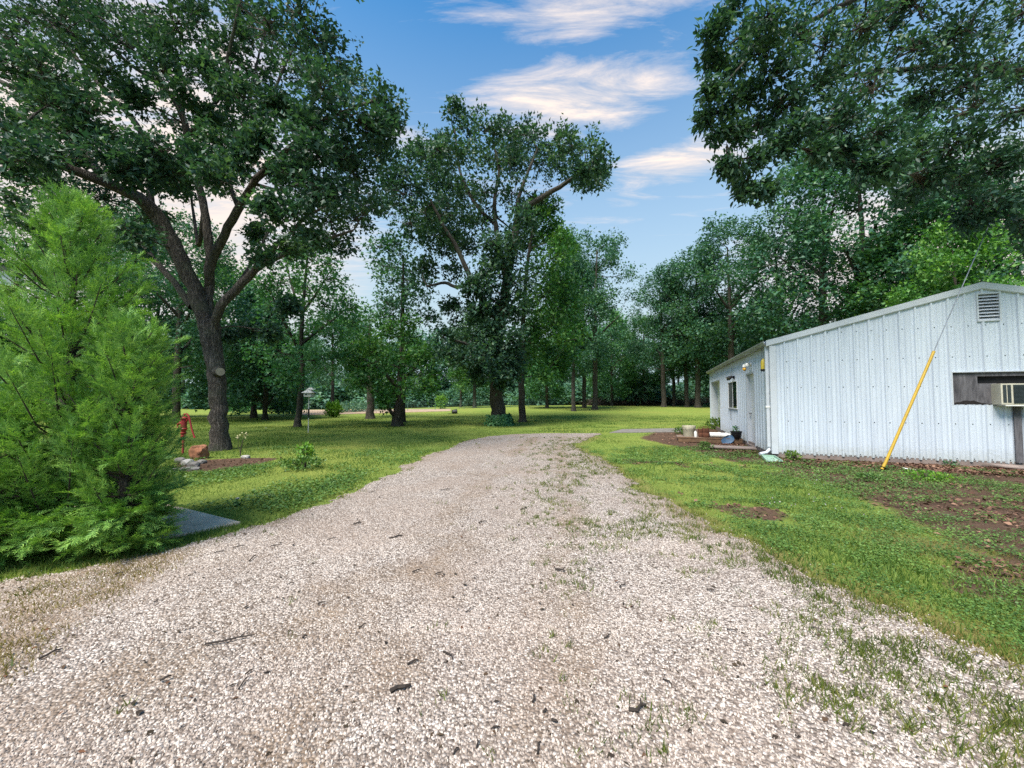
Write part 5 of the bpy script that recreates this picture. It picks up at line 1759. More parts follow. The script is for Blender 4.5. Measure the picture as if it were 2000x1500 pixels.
# maple just right of the centre oak
px_tree('maple_tree', 'dense green maple directly right of the tall driveway oak', 1020, 27.0, [(1019, 770), (1019, 720), (1022, 640), (1026, 560), (1035, 480), (1045, 430)], 0.25,
        [(1060, 415, 30), (1078, 450, 30), (1050, 470, 34), (1085, 500, 34), (1055, 530, 38), (1100, 555, 34), (1065, 580, 40), (1115, 605, 32), (1085, 630, 38), (1045, 640, 36), (1110, 660, 32), (1075, 690, 36), (1035, 700, 28), (1010, 720, 24), (1065, 730, 24),
         (1110, 700, 24), (1030, 590, 30), (1095, 470, 22), (1125, 640, 22), (1040, 670, 30), (1085, 715, 26)], 2.8, M['maple_leaf'], M['bark_dark'], 44, 36, 11, 0.25, 0.24, back=14)

# ---------------------------------------------------------------- background woods from a few kinds
def proto(seed, H, cr, cb, leafmat, barkmat, r0, nclump=64, tips=24, per=9, size=0.28, spread=0.28, shape='oval', flat=0.7):
    """free tree at the origin: returns (wood mesh, crown mesh, height)"""
    t = Tree((0, 0, 0), seed)
    rs = t.rng
    bend = rs.normal(size=2) * 0.25
    fp, fr_ = flare((0, 0, 0), None, r0, r0, 0.6)
    tp = [np.array((bend[0] * q * q, bend[1] * q * q, H * q)) for q in (0.2, 0.4, 0.6, 0.75, 0.88)]
    t.limb(fp + tp, fr_ + list(np.linspace(r0 * 0.9, r0 * 0.2, 5)), 8, 0.04, 0.8)
    for _ in range(5):
        q = rs.uniform(cb * 0.95, 0.6)
        a = rs.uniform(0, 6.28)
        p0 = np.array((bend[0] * q * q, bend[1] * q * q, H * q))
        ln = cr * rs.uniform(0.5, 0.85)
        t.limb([p0, p0 + (math.cos(a) * ln * 0.5, math.sin(a) * ln * 0.5, ln * 0.55), p0 + (math.cos(a) * ln, math.sin(a) * ln, ln * 0.95)], [r0 * 0.45, r0 * 0.3, r0 * 0.12], 6, 0.04, 0.8)
    C = []
    for i in range(nclump):
        q = rs.uniform(0, 1) ** 0.85
        z = H * (cb + (1 - cb) * q)
        if shape == 'oval':
            w = math.sin(math.pi * min(0.97, 0.12 + 0.86 * q)) ** 0.65
        elif shape == 'cone':
            w = (1 - q) ** 0.8 + 0.08
        else:
            w = (0.35 + 1.3 * q if q < 0.5 else 1.0 - 0.9 * (q - 0.5) ** 1.5)
        a = rs.uniform(0, 6.28)
        rr = cr * w * rs.uniform(0.25, 1) ** 0.5
        C.append((rr * math.cos(a), rr * math.sin(a), z, cr * rs.uniform(0.22, 0.36)))
    t.clumps(C, tips, twig=False, shell=0.42, flat=flat, branch_n=4)
    wood = t.wood_mesh('trunk')
    wood.materials.append(barkmat)
    cro = t.foliage(per, size, spread, LEAF_MULTI)
    cro.materials.append(leafmat)
    return wood, cro, H


PROTO = {
    'oak': proto(101, 20, 5.6, 0.22, M['oak_leaf_far'], M['bark_dark'], 0.36),
    'oak2': proto(102, 22, 5.0, 0.18, M['oak_leaf_far'], M['bark_dark'], 0.34, shape='top'),
    'tall': proto(103, 23, 4.2, 0.25, M['oak_leaf_far'], M['bark_dark'], 0.30, nclump=54),
    'maple': proto(104, 15, 4.2, 0.16, M['maple_leaf'], M['bark_dark'], 0.26),
    'light': proto(105, 13, 4.0, 0.14, M['light_leaf'], M['bark_dark'], 0.2),
    'far': proto(106, 18, 5.5, 0.06, M['far_leaf_hazed'], M['bark_dark'], 0.3, nclump=70, tips=20, per=6, size=0.5, spread=0.4),
    'far2': proto(107, 15, 6.0, 0.04, M['far_leaf_hazed'], M['bark_dark'], 0.3, nclump=70, tips=20, per=6, size=0.5, spread=0.4, shape='top'),
    'fir': proto(108, 10, 3.2, 0.10, M['oak_leaf_far'], M['bark_dark'], 0.2, shape='cone', flat=0.4),
}


def bg_tree(kind, px, d, h, label, group, name='woodland_tree', dy=0.0, wide=1.0):
    wood, cro, H = PROTO[kind]
    b = gbase(px, d)
    s = h / H
    root = empty(name, (b[0], b[1], b[2] - 0.05), random.uniform(0, 6.28))
    root.scale = (s * wide, s * wide, s)
    tag(root, label, 'tree', group)
    link_mesh('trunk', wood, None, root)
    link_mesh('crown', cro, None, root)
    return root


GRP_T = 'trees standing in the yard'
# right of the centre oak: trunks one can tell apart
for (kind, px, d, h, lab) in (
        ('tall', 1120, 40, 17.0, 'leftmost of the three straight trunks behind the maple'), ('tall', 1141, 47, 19.0, 'middle one of the three straight trunks behind the maple'), ('oak2', 1162, 43, 20.5, 'tallest tree, rightmost of three straight trunks behind the maple'),
        ('light', 1068, 46, 12.0, 'small light green tree in the far lawn right of the maple'), ('light', 1195, 58, 14.0, 'small tree on the sunny far lawn, thin trunk'), ('maple', 1258, 60, 14.0, 'small round tree on the far lawn before the brush line'),
        ('oak', 1296, 50, 17.5, 'first dark trunk in the row of trees left of the shed'), ('tall', 1316, 54, 17.5, 'second, thinner dark trunk in the row left of the shed'), ('oak2', 1341, 50, 18.5, 'third dark trunk in the row left of the shed'),
        ('oak', 1363, 48, 19.5, 'fourth dark trunk, closest to the far shed corner'), ('oak', 1430, 44, 21.5, 'broad crowned tree rising right behind the far shed end'), ('maple', 927, 52, 13.0, 'lone small tree on the far lawn left of the driveway oak'),
        ('oak2', 1530, 42, 21.0, 'dark tree above the shed eave left of the overhanging boughs'),
        ('oak', 1610, 36, 25.0, 'tall tree behind the shed roof, left of the vent side'), ('oak2', 1700, 33, 25.0, 'dark tree behind the middle of the shed roof slope'), ('maple', 1790, 31, 16.0, 'green tree behind the upper shed roof slope'),
        ('oak', 1860, 29, 17.5, 'dark tree behind the shed ridge'), ('oak2', 1960, 28, 19.0, 'dark tree behind the shed ridge at the right picture edge'), ('oak', 2120, 27, 18.0, 'tree just right of the picture behind the shed'),
        ('oak', 345, 25, 13.5, 'dark tree directly behind the red pump'), ('fir', 497, 33, 11.0, 'drooping dark tree with pale thin trunk left of the young oak'), ('fir', 520, 30, 9.0, 'drooping dark tree in front of the paler trunk'),
        ('oak', 240, 27, 15.0, 'tree behind the cedar top, right side'), ('maple', 120, 30, 14.5, 'tree behind the cedar top, centre'), ('oak2', 20, 28, 14.0, 'tree behind the cedar at the left picture edge'),
        ('maple', 430, 36, 14.5, 'green tree behind the spreading oak trunk'), ('oak', 650, 46, 12.0, 'far tree between young oak and dogwood'), ('oak2', 900, 60, 11.0, 'far tree in the gap left of the driveway oak'),
        ('tall', 300, 33, 16.0, 'slim tree far behind the right edge of the cedar')):
    bg_tree(kind, px, d, h, lab, GRP_T, 'yard_tree')
# bright yellow-green tree behind the ridge of the shed
wood, cro, H = PROTO['light']
b = gbase(1880, 24.0)
root = empty('locust_tree', (b[0], b[1], 0)); root.scale = (0.75, 0.75, 0.98)
tag(root, 'bright yellow green tree peeking over the shed ridge', 'tree', GRP_T)
link_mesh('trunk', wood, None, root); o = link_mesh('crown', cro, None, root)
o.material_slots[0].link = 'OBJECT'
o.material_slots[0].material = M['lime_leaf']
# closed far woods
LAB_W = 'haze-tinted tree in the far woods beyond the lawn and fence'
px = -260
while px < 1620:
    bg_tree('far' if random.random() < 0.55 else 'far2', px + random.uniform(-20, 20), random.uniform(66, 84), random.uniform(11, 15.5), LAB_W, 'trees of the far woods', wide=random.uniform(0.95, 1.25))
    px += random.uniform(48, 66)
px = 1430
while px < 2500:
    bg_tree('far2', px, random.uniform(44, 52), random.uniform(11, 14), 'haze-tinted tree in the woods behind the shed, mostly hidden by its roof', 'trees of the woods behind the shed')
    px += random.uniform(90, 120)


# ---------------------------------------------------------------- understory that closes the woods' edge
def understory():
    rs = np.random.default_rng(17)
    n = 1500
    u = norm(rs.normal(size=(n, 3)))
    r = rs.uniform(0, 1, (n, 1)) ** 0.4
    lump = 1 + 0.25 * np.sin(u[:, :1] * 5) * np.cos(u[:, 1:2] * 4.3 + u[:, 2:] * 3.1)
    P = u * r * lump * (3.6, 3.0, 2.4) + (0, 0, 2.0)
    me = leaves_mesh('foliage', P, norm(u + rs.normal(size=(n, 3)) * 0.6), norm(u * .4 + (0, 0, .8) + rs.normal(size=(n, 3)) * 0.4), 0.6 * rs.uniform(0.7, 1.3, n), LEAF_MULTI)
    me.materials.append(M['far_leaf_hazed'])
    mb = MB()
    for i in range(6):
        a = rs.uniform(0, 6.28)
        mb.tube([(0.2 * math.cos(a), 0.2 * math.sin(a), -0.2), (0.9 * math.cos(a), 0.9 * math.sin(a), 1.6), (1.8 * math.cos(a), 1.8 * math.sin(a), 3.2)], [0.06, 0.04, 0.02], 4)
    st = mb.build('stem', M['twig'])
    px = -300
    first = True
    while px < 1500:
        d = rs.uniform(62, 80)
        b = gbase(px, d)
        root = empty('understory_shrub', (b[0], b[1], b[2] - 0.1), rs.uniform(0, 6.28))
        sc_ = rs.uniform(0.7, 1.25)
        root.scale = (sc_ * 1.1, sc_ * 1.1, sc_)
        tag(root, 'dark shrub filling the shaded edge of the far woods', 'shrub', 'understory shrubs of the far woods')
        link_mesh('foliage', me, None, root)
        if first:
            st.parent = root
            first = False
        else:
            link_mesh('stem', st.data, None, root)
        px += rs.uniform(22, 34)


understory()

# ---------------------------------------------------------------- shrubs
def shrub(name, label, base, w, h, n, leafmat, size, seed, tmpl=LEAF_KITE, stems=7):
    rs = np.random.default_rng(seed)
    root = empty(name, base)
    tag(root, label, 'shrub')
    u = norm(rs.normal(size=(n, 3)))
    r = rs.uniform(0, 1, (n, 1)) ** 0.4
    # lumpy outline
    lump = 1 + 0.22 * np.sin(u[:, :1] * 5 + seed) * np.cos(u[:, 1:2] * 4.3 + u[:, 2:] * 3.1)
    P = u * r * lump * (w / 2, w / 2, h / 2) + (0, 0, h / 2)
    Dd = norm(u * 0.7 + rs.normal(size=(n, 3)) * 0.5 + (0, 0, 0.5))
    N = norm(u * 0.4 + (0, 0, 0.8) + rs.normal(size=(n, 3)) * 0.4)
    link_mesh('foliage', leaves_mesh('foliage', P, Dd, N, size * rs.uniform(0.7, 1.3, n), tmpl), leafmat, root)
    mb = MB()
    for i in range(stems):
        a = rs.uniform(0, 6.28); q = rs.uniform(0.3, 0.8)
        mb.tube([(0.05 * math.cos(a), 0.05 * math.sin(a), -0.05), (w * 0.15 * q * math.cos(a), w * .15 * q * math.sin(a), h * 0.35), (w * 0.32 * q * math.cos(a), w * 0.32 * q * math.sin(a), h * 0.8)], [0.02, 0.014, 0.006], 4)
    mb.build('stem', M['twig'], root)
    return root


shrub('round_shrub', 'bright yellow green round bush on the far lawn', gp(651, 815), 1.35, 1.35, 1500, M['bright_leaf'], 0.17, 3)
shrub('lawn_shrub', 'small leafy sprout growing in the lawn beside the flower bed', gp(597, 905), 0.42, 0.52, 260, M['bright_leaf'], 0.085, 4)
shrub('lawn_shrub', 'low green weedy clump spreading at the sprout on the lawn', gp(590, 916), 0.95, 0.26, 600, M['weed'], 0.07, 6)
shrub('small_tree_shrub', 'light green leafy sapling behind the young oak trunk', gbase(572, 38), 2.4, 2.6, 900, M['light_leaf'], 0.24, 5)
shrub('fence_shrub', 'pale small bush beyond the fence left of the driveway oak', gbase(861, 52), 1.6, 1.8, 600, M['bright_leaf'], 0.24, 9)
for (a, b, w_, h_, lab) in ((470, 806, 3.2, 1.0, 'low green bramble at the lawn edge behind the spreading oak'), (560, 803, 4.0, 1.2, 'low bramble at the left end of the wire fence'), (690, 798, 5.0, 1.3, 'long low bramble behind the garden soil'),
                            (300, 815, 3.2, 1.4, 'low bush behind the cedar by the red pump')):
    p = gbase(a, 45)
    shrub('bramble', lab, p, w_, h_, 1100, M['far_leaf_hazed'] if a > 600 else M['light_leaf'], 0.24, a)
shrub('weed_clump', 'tall grassy weeds at the far shed corner doorway', gp(1402, 838), 1.2, 0.55, 500, M['grass'], 0.13, 12, LEAF_KITE)
shrub('weed_clump', 'round weed tuft beside the timber platform end', gp(1330, 848), 0.7, 0.3, 260, M['weed'], 0.08, 13, LEAF_KITE)
shrub('weed_clump', 'weed tuft at the left end of the step board', gp(1377, 878), 0.42, 0.24, 220, M['weed'], 0.06, 14, LEAF_KITE)
shrub('weed_clump', 'small weed growing at the foot of the shed corner', gp(1548, 899), 0.34, 0.20, 120, M['grass'], 0.08, 15, LEAF_KITE)
shrub('weed_clump', 'bright feathery weed patch near the yellow guard', gp(1815, 938), 0.8, 0.16, 420, M['bright_leaf'], 0.05, 16, LEAF_KITE)
shrub('weed_clump', 'green weed tuft just left of the yellow guard', gp(1700, 940), 0.55, 0.14, 260, M['weed'], 0.05, 17, LEAF_KITE)
shrub('weed_clump', 'small fern like weed against the gable skirt board', gp(1855, 911), 0.3, 0.14, 120, M['light_leaf'], 0.05, 18, LEAF_KITE)

# dark brush line at the far lawn edge
rs = np.random.default_rng(9)
n = 2600
t_ = rs.uniform(0, 1, n)
A, B = gbase(1150, 62), gbase(1400, 60)
P = A + (B - A) * t_[:, None] + rs.normal(size=(n, 3)) * (0.6, 1.2, 0)
P[:, 2] = gz(P[:, 0], P[:, 1]) + rs.uniform(0, 1, n) ** 1.5 * (0.9 + 0.4 * np.sin(t_ * 23))
tag(link_mesh('brush_pile', leaves_mesh('brush_pile', P, rs.normal(size=(n, 3)) * (1, 1, 0.5), rs.normal(size=(n, 3)), rs.uniform(0.5, 1.3, n), BLADE), M['twig']), 'dark line of dead brush along the far lawn edge', 'brush', kind='stuff')


# ================================================================== CEDAR
def feather():
    vs, fs = [], []

    def strand(p, ang, ln, w, z=0.0):
        b = len(vs)
        c, s = math.cos(ang), math.sin(ang)
        vs.extend([(p[0] - w * s * -1, p[1] - w * c, z), (p[0] + w * s * -1, p[1] + w * c, z), (p[0] + ln * c, p[1] + ln * s, z * 1.5)])
        fs.append((b, b + 1, b + 2))
    b = math.pi / 2
    vs.extend([(-0.028, 0, 0), (0.028, 0, 0), (0, 1, -0.05)]); fs.append((0, 1, 2))
    for i, tt in enumerate((0.12, 0.30, 0.48, 0.66)):
        sg = -1 if i % 2 else 1
        strand((0, tt), b - sg * R(42), 0.48 * (1 - 0.55 * tt), 0.040, 0.03 * sg)
        strand((0, tt + 0.04), b + sg * R(38), 0.42 * (1 - 0.55 * tt), 0.038, 0.05)
    return np.array(vs), np.array(fs)


def build_cedar():
    rs = np.random.default_rng(4)
    D0 = 4.35
    b0 = gbase(140, D0)
    root = empty('cedar_tree', b0)
    tag(root, 'bushy bright green cedar at the left edge of the driveway', 'tree')
    P, Dd, N, S = [], [], [], []
    wood = MB()
    leaders = [(140, 4.35, 3.92, [(0, .66), (.25, .78), (.8, .88), (1.5, .88), (2.1, .80), (2.6, .66), (3.0, .50), (3.4, .32), (3.75, .14), (3.92, .03)], 165),
               (250, 4.12, 2.42, [(0, .28), (.3, .34), (.9, .36), (1.4, .40), (1.8, .40), (2.1, .32), (2.3, .2), (2.42, .06)], 92),
               (-12, 3.8, 1.62, [(0, .3), (.3, .42), (.9, .46), (1.3, .28), (1.62, .03)], 50)]
    for (px, d, H, prof, nb) in leaders:
        c = gbase(px, d) - b0
        lean = rs.normal(size=2) * 0.05
        ph, pr = np.array(prof).T
        tr = MB().tube([(c[0], c[1], -0.1), (c[0] + lean[0] * .5, c[1] + lean[1] * .5, H * 0.5), (c[0] + lean[0], c[1] + lean[1], H * 0.97)], [0.065, 0.04, 0.006], 8)
        tr.build('trunk', M['bark_dark'], root, smooth_=True)
        for i in range(nb + 30):
            h = rs.uniform(0.06, 0.5) if i >= nb else H * (0.025 + 0.955 * ((i + rs.uniform()) / nb) ** 1.15)
            a = i * 2.39996 + rs.normal() * 0.3
            Rr = np.interp(h, ph, pr) * rs.uniform(0.62, 1.18)
            rise = rs.uniform(0.35, 1.15) * Rr + 0.10
            if h < 0.65:
                rise = rs.uniform(-0.12, 0.25) * Rr
            h0 = max(0.08, h - rise * 0.8)
            o = np.array((c[0] + lean[0] * h / H, c[1] + lean[1] * h / H, h0))
            out = np.array((math.cos(a), math.sin(a), 0))
            tip = o + out * Rr + (0, 0, rise)
            mid = o + out * Rr * 0.55 + (0, 0, rise * 0.35)
            wood.tube([o, mid, tip], [0.014, 0.009, 0.003], 4, cap=False)
            m = max(5, int(Rr / 0.075))
            tt = np.linspace(0.25, 1.0, m)
            pts = ((1 - tt) ** 2)[:, None] * o + (2 * tt * (1 - tt))[:, None] * mid + (tt ** 2)[:, None] * tip
            axis = norm(tip - o)
            side = norm(np.cross(axis, (0, 0, 1)))
            upv = np.cross(side, axis)
            for j, (q, p) in enumerate(zip(tt, pts)):
                sg = 1 if j % 2 else -1
                for _ in range(2):
                    ln = (0.14 + 0.30 * (1 - q) * min(1, Rr)) * rs.uniform(0.7, 1.25)
                    pd = norm(axis * rs.uniform(0.6, 1.0) + sg * side * rs.uniform(0.25, 0.9) * (1.15 - 0.7 * q) + upv * rs.normal(0.10, 0.38))
                    ps = norm(np.cross(pd, upv + rs.normal(size=3) * 0.25))
                    k = 8
                    w = np.linspace(0.1, 1.0, k)
                    alt = np.where(np.arange(k) % 2, 1, -1)
                    P.append(p + w[:, None] * pd * ln + rs.normal(size=(k, 3)) * 0.008)
                    Dd.append(norm(pd + alt[:, None] * ps * (0.75 * (1.1 - w))[:, None] + rs.normal(size=(k, 3)) * 0.12 + (0, 0, 0.12)))
                    N.append(norm(np.cross(ps, pd)[None] + rs.normal(size=(k, 3)) * 0.35))
                    S.append(rs.uniform(0.06, 0.14, k))
                    sg = -sg
    P, Dd, N, S = np.vstack(P), np.vstack(Dd), np.vstack(N), np.concatenate(S)
    keep = P[:, 2] > 0.03
    P, Dd, N, S = P[keep], Dd[keep], N[keep], S[keep]
    link_mesh('foliage', leaves_mesh('foliage', P, Dd, N, S, feather()), M['cedar_leaf'], root)
    wood.build('branch_work', M['twig'], root)


build_cedar()

# ================================================================== GRASS, WEEDS, LITTER, GRAVEL
SLAB = np.array([c0, c0 + dA * 5.2, c0 + dA * 5.2 + dB * 1.02, c0 + dB * 1.02])
APRON = np.array([p1, p2, p3, p4])
SHED = np.array([shed_world(*q)[:2] for q in ((-0.05, 0, 0), (8.54, 0, 0), (8.54, 12.6, 0), (-0.05, 12.6, 0))])


def clear(x, y):
    """true where plants can stand"""
    return (poly_sdf(SLAB, x, y) > 0.02) & (poly_sdf(APRON, x, y) > 0.02) & (poly_sdf(SHED, x, y) > 0.05)


def sample_wedge(n, d0, d1, power, px0=-250, px1=2250):
    """random ground points in front of the camera; nearer ground gets more points per square metre"""
    u = rng.uniform(0, 1, n)
    q = 1 - power
    d = (d0 ** q + u * (d1 ** q - d0 ** q)) ** (1 / q)
    px = rng.uniform(px0, px1, n)
    return (px - CX) / F_PX * d, d


def blades(x, y, h, wfac=1.0, z=None):
    n = len(x)
    d = np.hypot(x, y)
    a = rng.uniform(0, 2 * np.pi, n)
    lean = rng.uniform(0.1, 0.9, n)
    dirs = np.column_stack([np.cos(a) * lean, np.sin(a) * lean, np.ones(n)])
    nr = np.column_stack([-np.sin(a) + rng.normal(size=n) * 0.8, np.cos(a) + rng.normal(size=n) * 0.8, rng.normal(size=n) * 0.3])
    P = np.column_stack([x, y, (gz(x, y) if z is None else z) - 0.004])
    return leaves_mesh('blades', P, dirs, nr, h, BLADE, np.clip(0.75 + d / 14, 0.8, 2.4) * wfac)


def gsurf(x, y):
    """top of the gravel sheet"""
    sd_ = gravel_sdf(x, y)
    return np.where(sd_ < 0.02, np.maximum(0.0045, 0.020 - 0.02 * smooth(-0.25, 0.05, sd_)) + 0.010 * (1 + vnoise(x, y, 0.9)) * smooth(-0.2, -1.2, sd_), 0.0)


def build_grass():
    # lawn
    x, y = sample_wedge(600000, 1.7, 34.0, 0.45)
    s = gravel_sdf(x, y)
    soil = soil_f(x, y) + 0.35 * vnoise(x, y, 2.2) + 0.35 * (x > 1.5) * (y < 12) * 1.8 * np.clip(vnoise(x, y, 1.4) + 0.3 * vnoise(x, y, 4.4) - 0.1, 0, 1)
    dry = dry_f(x, y)
    ok = clear(x, y) & (s > -0.03) & (rng.uniform(size=len(x)) > soil * 1.45) & (rng.uniform(size=len(x)) > dry * 0.6)
    x, y = x[ok], y[ok]
    patch = 0.8 + 0.45 * vnoise(x, y, 1.1) + 0.25 * vnoise(x, y, 0.35)
    h = rng.uniform(0.03, 0.085, len(x)) * np.clip(patch, 0.45, 1.5)
    right = smooth(0.5, 3, x)
    h *= 1 + 0.15 * right
    o = link_mesh('lawn_grass', blades(x, y, h), M['grass'])
    tag(o, 'short green grass covering the lawn', 'grass', kind='stuff')
    # tufts in the gravel: thick along the right edge, thin out towards the tracks
    x, y = sample_wedge(48000, 1.5, 16, 0.15)
    s = gravel_sdf(x, y)
    dr = line_dist(RIGHT_EDGE, x, y)
    pz = np.exp(-dr / 0.6) * 3.5 + 0.8 * np.exp(-dr / 1.5) * (x > 0.2)
    pz *= np.clip(0.5 + 1.0 * vnoise(x, y, 1.9) + 0.7 * vnoise(x, y, 5.1), 0.02, 1.6)
    pz = np.maximum(pz, 0.45 * np.exp(-np.abs(s) / 0.13))
    pz = np.maximum(pz, 0.0012)
    ok = (s < 0.02) & (rng.uniform(size=len(x)) < pz)
    x, y = x[ok], y[ok]
    k = 11
    rr = np.repeat(rng.uniform(0.012, 0.05, len(x)), k)
    hh = np.repeat(rng.uniform(0.6, 1.35, len(x)), k)
    X = np.repeat(x, k) + rng.normal(size=len(x) * k) * rr
    Y = np.repeat(y, k) + rng.normal(size=len(y) * k) * rr
    o = link_mesh('gravel_tufts', blades(X, Y, rng.uniform(0.030, 0.060, len(X)) * hh, 1.0, gsurf(X, Y)), M['grass_olive'])
    tag(o, 'small olive grass tufts sprouting through the gravel', 'grass', kind='stuff')
    # dry yellowed grass at the left edge and on worn ground
    x, y = sample_wedge(260000, 1.9, 11, 0.2)
    s = gravel_sdf(x, y)
    ok = clear(x, y) & (rng.uniform(size=len(x)) < dry_f(x, y) * np.where(s > 0, 0.8, 0.75) * np.clip(0.7 + vnoise(x, y, 2.5), 0, 1.2))
    x, y = x[ok], y[ok]
    o = link_mesh('dry_grass', blades(x, y, rng.uniform(0.025, 0.05, len(x)), 1.1, np.where(s[ok] < 0, gsurf(x, y), 0)), M['dry_grass'])
    tag(o, 'yellowed dry grass at the worn driveway edges', 'grass', kind='stuff')
    # clover and broad weeds on the right
    x, y = sample_wedge(260000, 2.0, 13, 0.3, 1120, 2250)
    s = gravel_sdf(x, y)
    den = np.clip(0.55 + 0.7 * vnoise(x, y, 0.9) + 0.9 * vnoise(x, y, 3.1), 0.0, 1)
    den *= np.where(soil_f(x, y) > 0.4, 0.8, 1.0)
    ok = clear(x, y) & (s > 0.05) & (rng.uniform(size=len(x)) < den)
    x, y = x[ok], y[ok]
    n = len(x)
    P = np.column_stack([x, y, rng.uniform(0.012, 0.055, n)])
    a = rng.uniform(0, 6.28, n)
    o = link_mesh('clover_weeds', leaves_mesh('clover', P, np.column_stack([np.cos(a), np.sin(a), rng.uniform(-0.1, 0.5, n)]), norm(np.array((0, 0, 1)) + rng.normal(size=(n, 3)) * 0.35), rng.uniform(0.55, 1.25, n) * np.clip(0.012 + 0.0028 * y, 0.014, 0.04), LEAF_KITE, np.full(n, 1.3)), M['weed'])
    tag(o, 'clover and broad leaved weeds between driveway and shed', 'weeds', kind='stuff')
    # weeds and clover in the left lawn foreground
    x, y = sample_wedge(60000, 5.0, 13, 0.3, 300, 1000)
    s = gravel_sdf(x, y)
    ok = clear(x, y) & (s > 0.05) & (rng.uniform(size=len(x)) < np.clip(0.1 + 1.0 * vnoise(x + 20, y, 1.2), 0, 1)) & (soil_f(x, y) < 0.4)
    x, y = x[ok], y[ok]
    n = len(x)
    P = np.column_stack([x, y, rng.uniform(0.02, 0.06, n)])
    a = rng.uniform(0, 6.28, n)
    o = link_mesh('lawn_weeds', leaves_mesh('weeds', P, np.column_stack([np.cos(a), np.sin(a), rng.uniform(-0.1, 0.6, n)]), norm(np.array((0, 0, 1)) + rng.normal(size=(n, 3)) * 0.4), rng.uniform(0.03, 0.06, n), LEAF_KITE, np.full(n, 1.2)), M['weed'])
    tag(o, 'broad leaved weeds mixed into the left lawn', 'weeds', kind='stuff')
    # white clover heads
    x, y = sample_wedge(700, 3.5, 9, 0.3, 1150, 2100)
    ok = clear(x, y) & (gravel_sdf(x, y) > 0.15) & (vnoise(x, y, 0.7) > 0.2) & (soil_f(x, y) < 0.3)
    x, y = x[ok], y[ok]
    n = len(x) * 5
    P = np.column_stack([np.repeat(x, 5), np.repeat(y, 5), np.repeat(rng.uniform(0.05, 0.08, len(x)), 5)])
    o = link_mesh('clover_blooms', leaves_mesh('blooms', P, rng.normal(size=(n, 3)) + (0, 0, 0.5), rng.normal(size=(n, 3)), np.full(n, 0.014), LEAF_ROUND), M['stone_pale'])
    tag(o, 'tiny white clover blooms in the weeds', 'flowers', kind='stuff')


M['grass_olive'] = leaf_mat('olive_grass_blade', (0.055, 0.088, 0.020), (0.120, 0.160, 0.030), (0.230, 0.220, 0.060), vscale=1.0, transl=0.3)
build_grass()


def build_litter():
    # dead leaves and chips on the bare soil
    x, y = sample_wedge(90000, 3.5, 18, 0.3, 200, 2250)
    ok = (poly_sdf(SHED, x, y) > 0.02) & (rng.uniform(size=len(x)) < (soil_f(x, y) > 0.35) * np.clip(0.55 + 0.8 * vnoise(x, y, 1.7), 0.05, 1) * np.where(poly_sdf(SHED, x, y) < 1.0, 1.0, 0.35))
    x, y = x[ok], y[ok]
    n = len(x)
    P = np.column_stack([x, y, rng.uniform(0.004, 0.03, n)])
    a = rng.uniform(0, 6.28, n)
    o = link_mesh('leaf_litter', leaves_mesh('litter', P, np.column_stack([np.cos(a), np.sin(a), rng.normal(size=n) * 0.25]), norm(np.array((0, 0, 1)) + rng.normal(size=(n, 3)) * 0.4), rng.uniform(0.03, 0.085, n), LEAF_KITE, np.full(n, 1.2)), M['chip'])
    tag(o, 'brown leaf litter and bark on bare soil by the shed', 'leaf litter', kind='stuff')
    # thicker drift of leaves along the gable and side wall
    k = 9000
    t = rng.uniform(-0.2, 6.2, k); o_ = -0.06 - rng.uniform(0, 1, k) ** 1.6 * 1.1
    w1 = S0[None] + ex[None] * t[:, None] + ey[None] * o_[:, None]
    k2 = 2600
    t2 = rng.uniform(0.3, 4.0, k2); o2 = -0.1 - rng.uniform(0, 1, k2) ** 1.5 * 0.9
    w2 = S0[None] + ey[None] * t2[:, None] + ex[None] * o2[:, None]
    W_ = np.vstack([w1, w2])
    x, y = np.concatenate([x, W_[:, 0]]), np.concatenate([y, W_[:, 1]])
    n = len(x)
    P = np.column_stack([x, y, rng.uniform(0.004, 0.04, n)])
    a = rng.uniform(0, 6.28, n)
    bpy.data.objects.remove(o)
    o = link_mesh('leaf_litter', leaves_mesh('litter', P, np.column_stack([np.cos(a), np.sin(a), rng.normal(size=n) * 0.25]), norm(np.array((0, 0, 1)) + rng.normal(size=(n, 3)) * 0.4), rng.uniform(0.03, 0.085, n), LEAF_KITE, np.full(n, 1.2)), M['chip'])
    tag(o, 'brown leaf litter and bark on bare soil by the shed', 'leaf litter', kind='stuff')
    # small bark crumbs over the gravel
    x, y = sample_wedge(3200, 1.5, 17, 0.2)
    ok = gravel_sdf(x, y) < -0.05
    x, y = x[ok], y[ok]
    n = len(x)
    P = np.column_stack([x, y, np.full(n, 0.036)])
    a = rng.normal(0, 0.9, n)
    o = link_mesh('bark_crumbs', leaves_mesh('crumbs', P, np.column_stack([np.cos(a), np.sin(a), rng.normal(size=n) * 0.1]), norm(np.array((0, 0, 1)) + rng.normal(size=(n, 3)) * 0.3), rng.uniform(0.012, 0.045, n), LEAF_KITE, rng.uniform(0.4, 1.2, n)), M['crumb'])
    tag(o, 'dark bark crumbs and dead leaves scattered over the gravel', 'bark litter', kind='stuff')


M['crumb'] = leaf_mat('bark_crumb', (0.018, 0.012, 0.010), (0.045, 0.032, 0.018), (0.12, 0.05, 0.025), transl=0.0, rough=0.9)
build_litter()


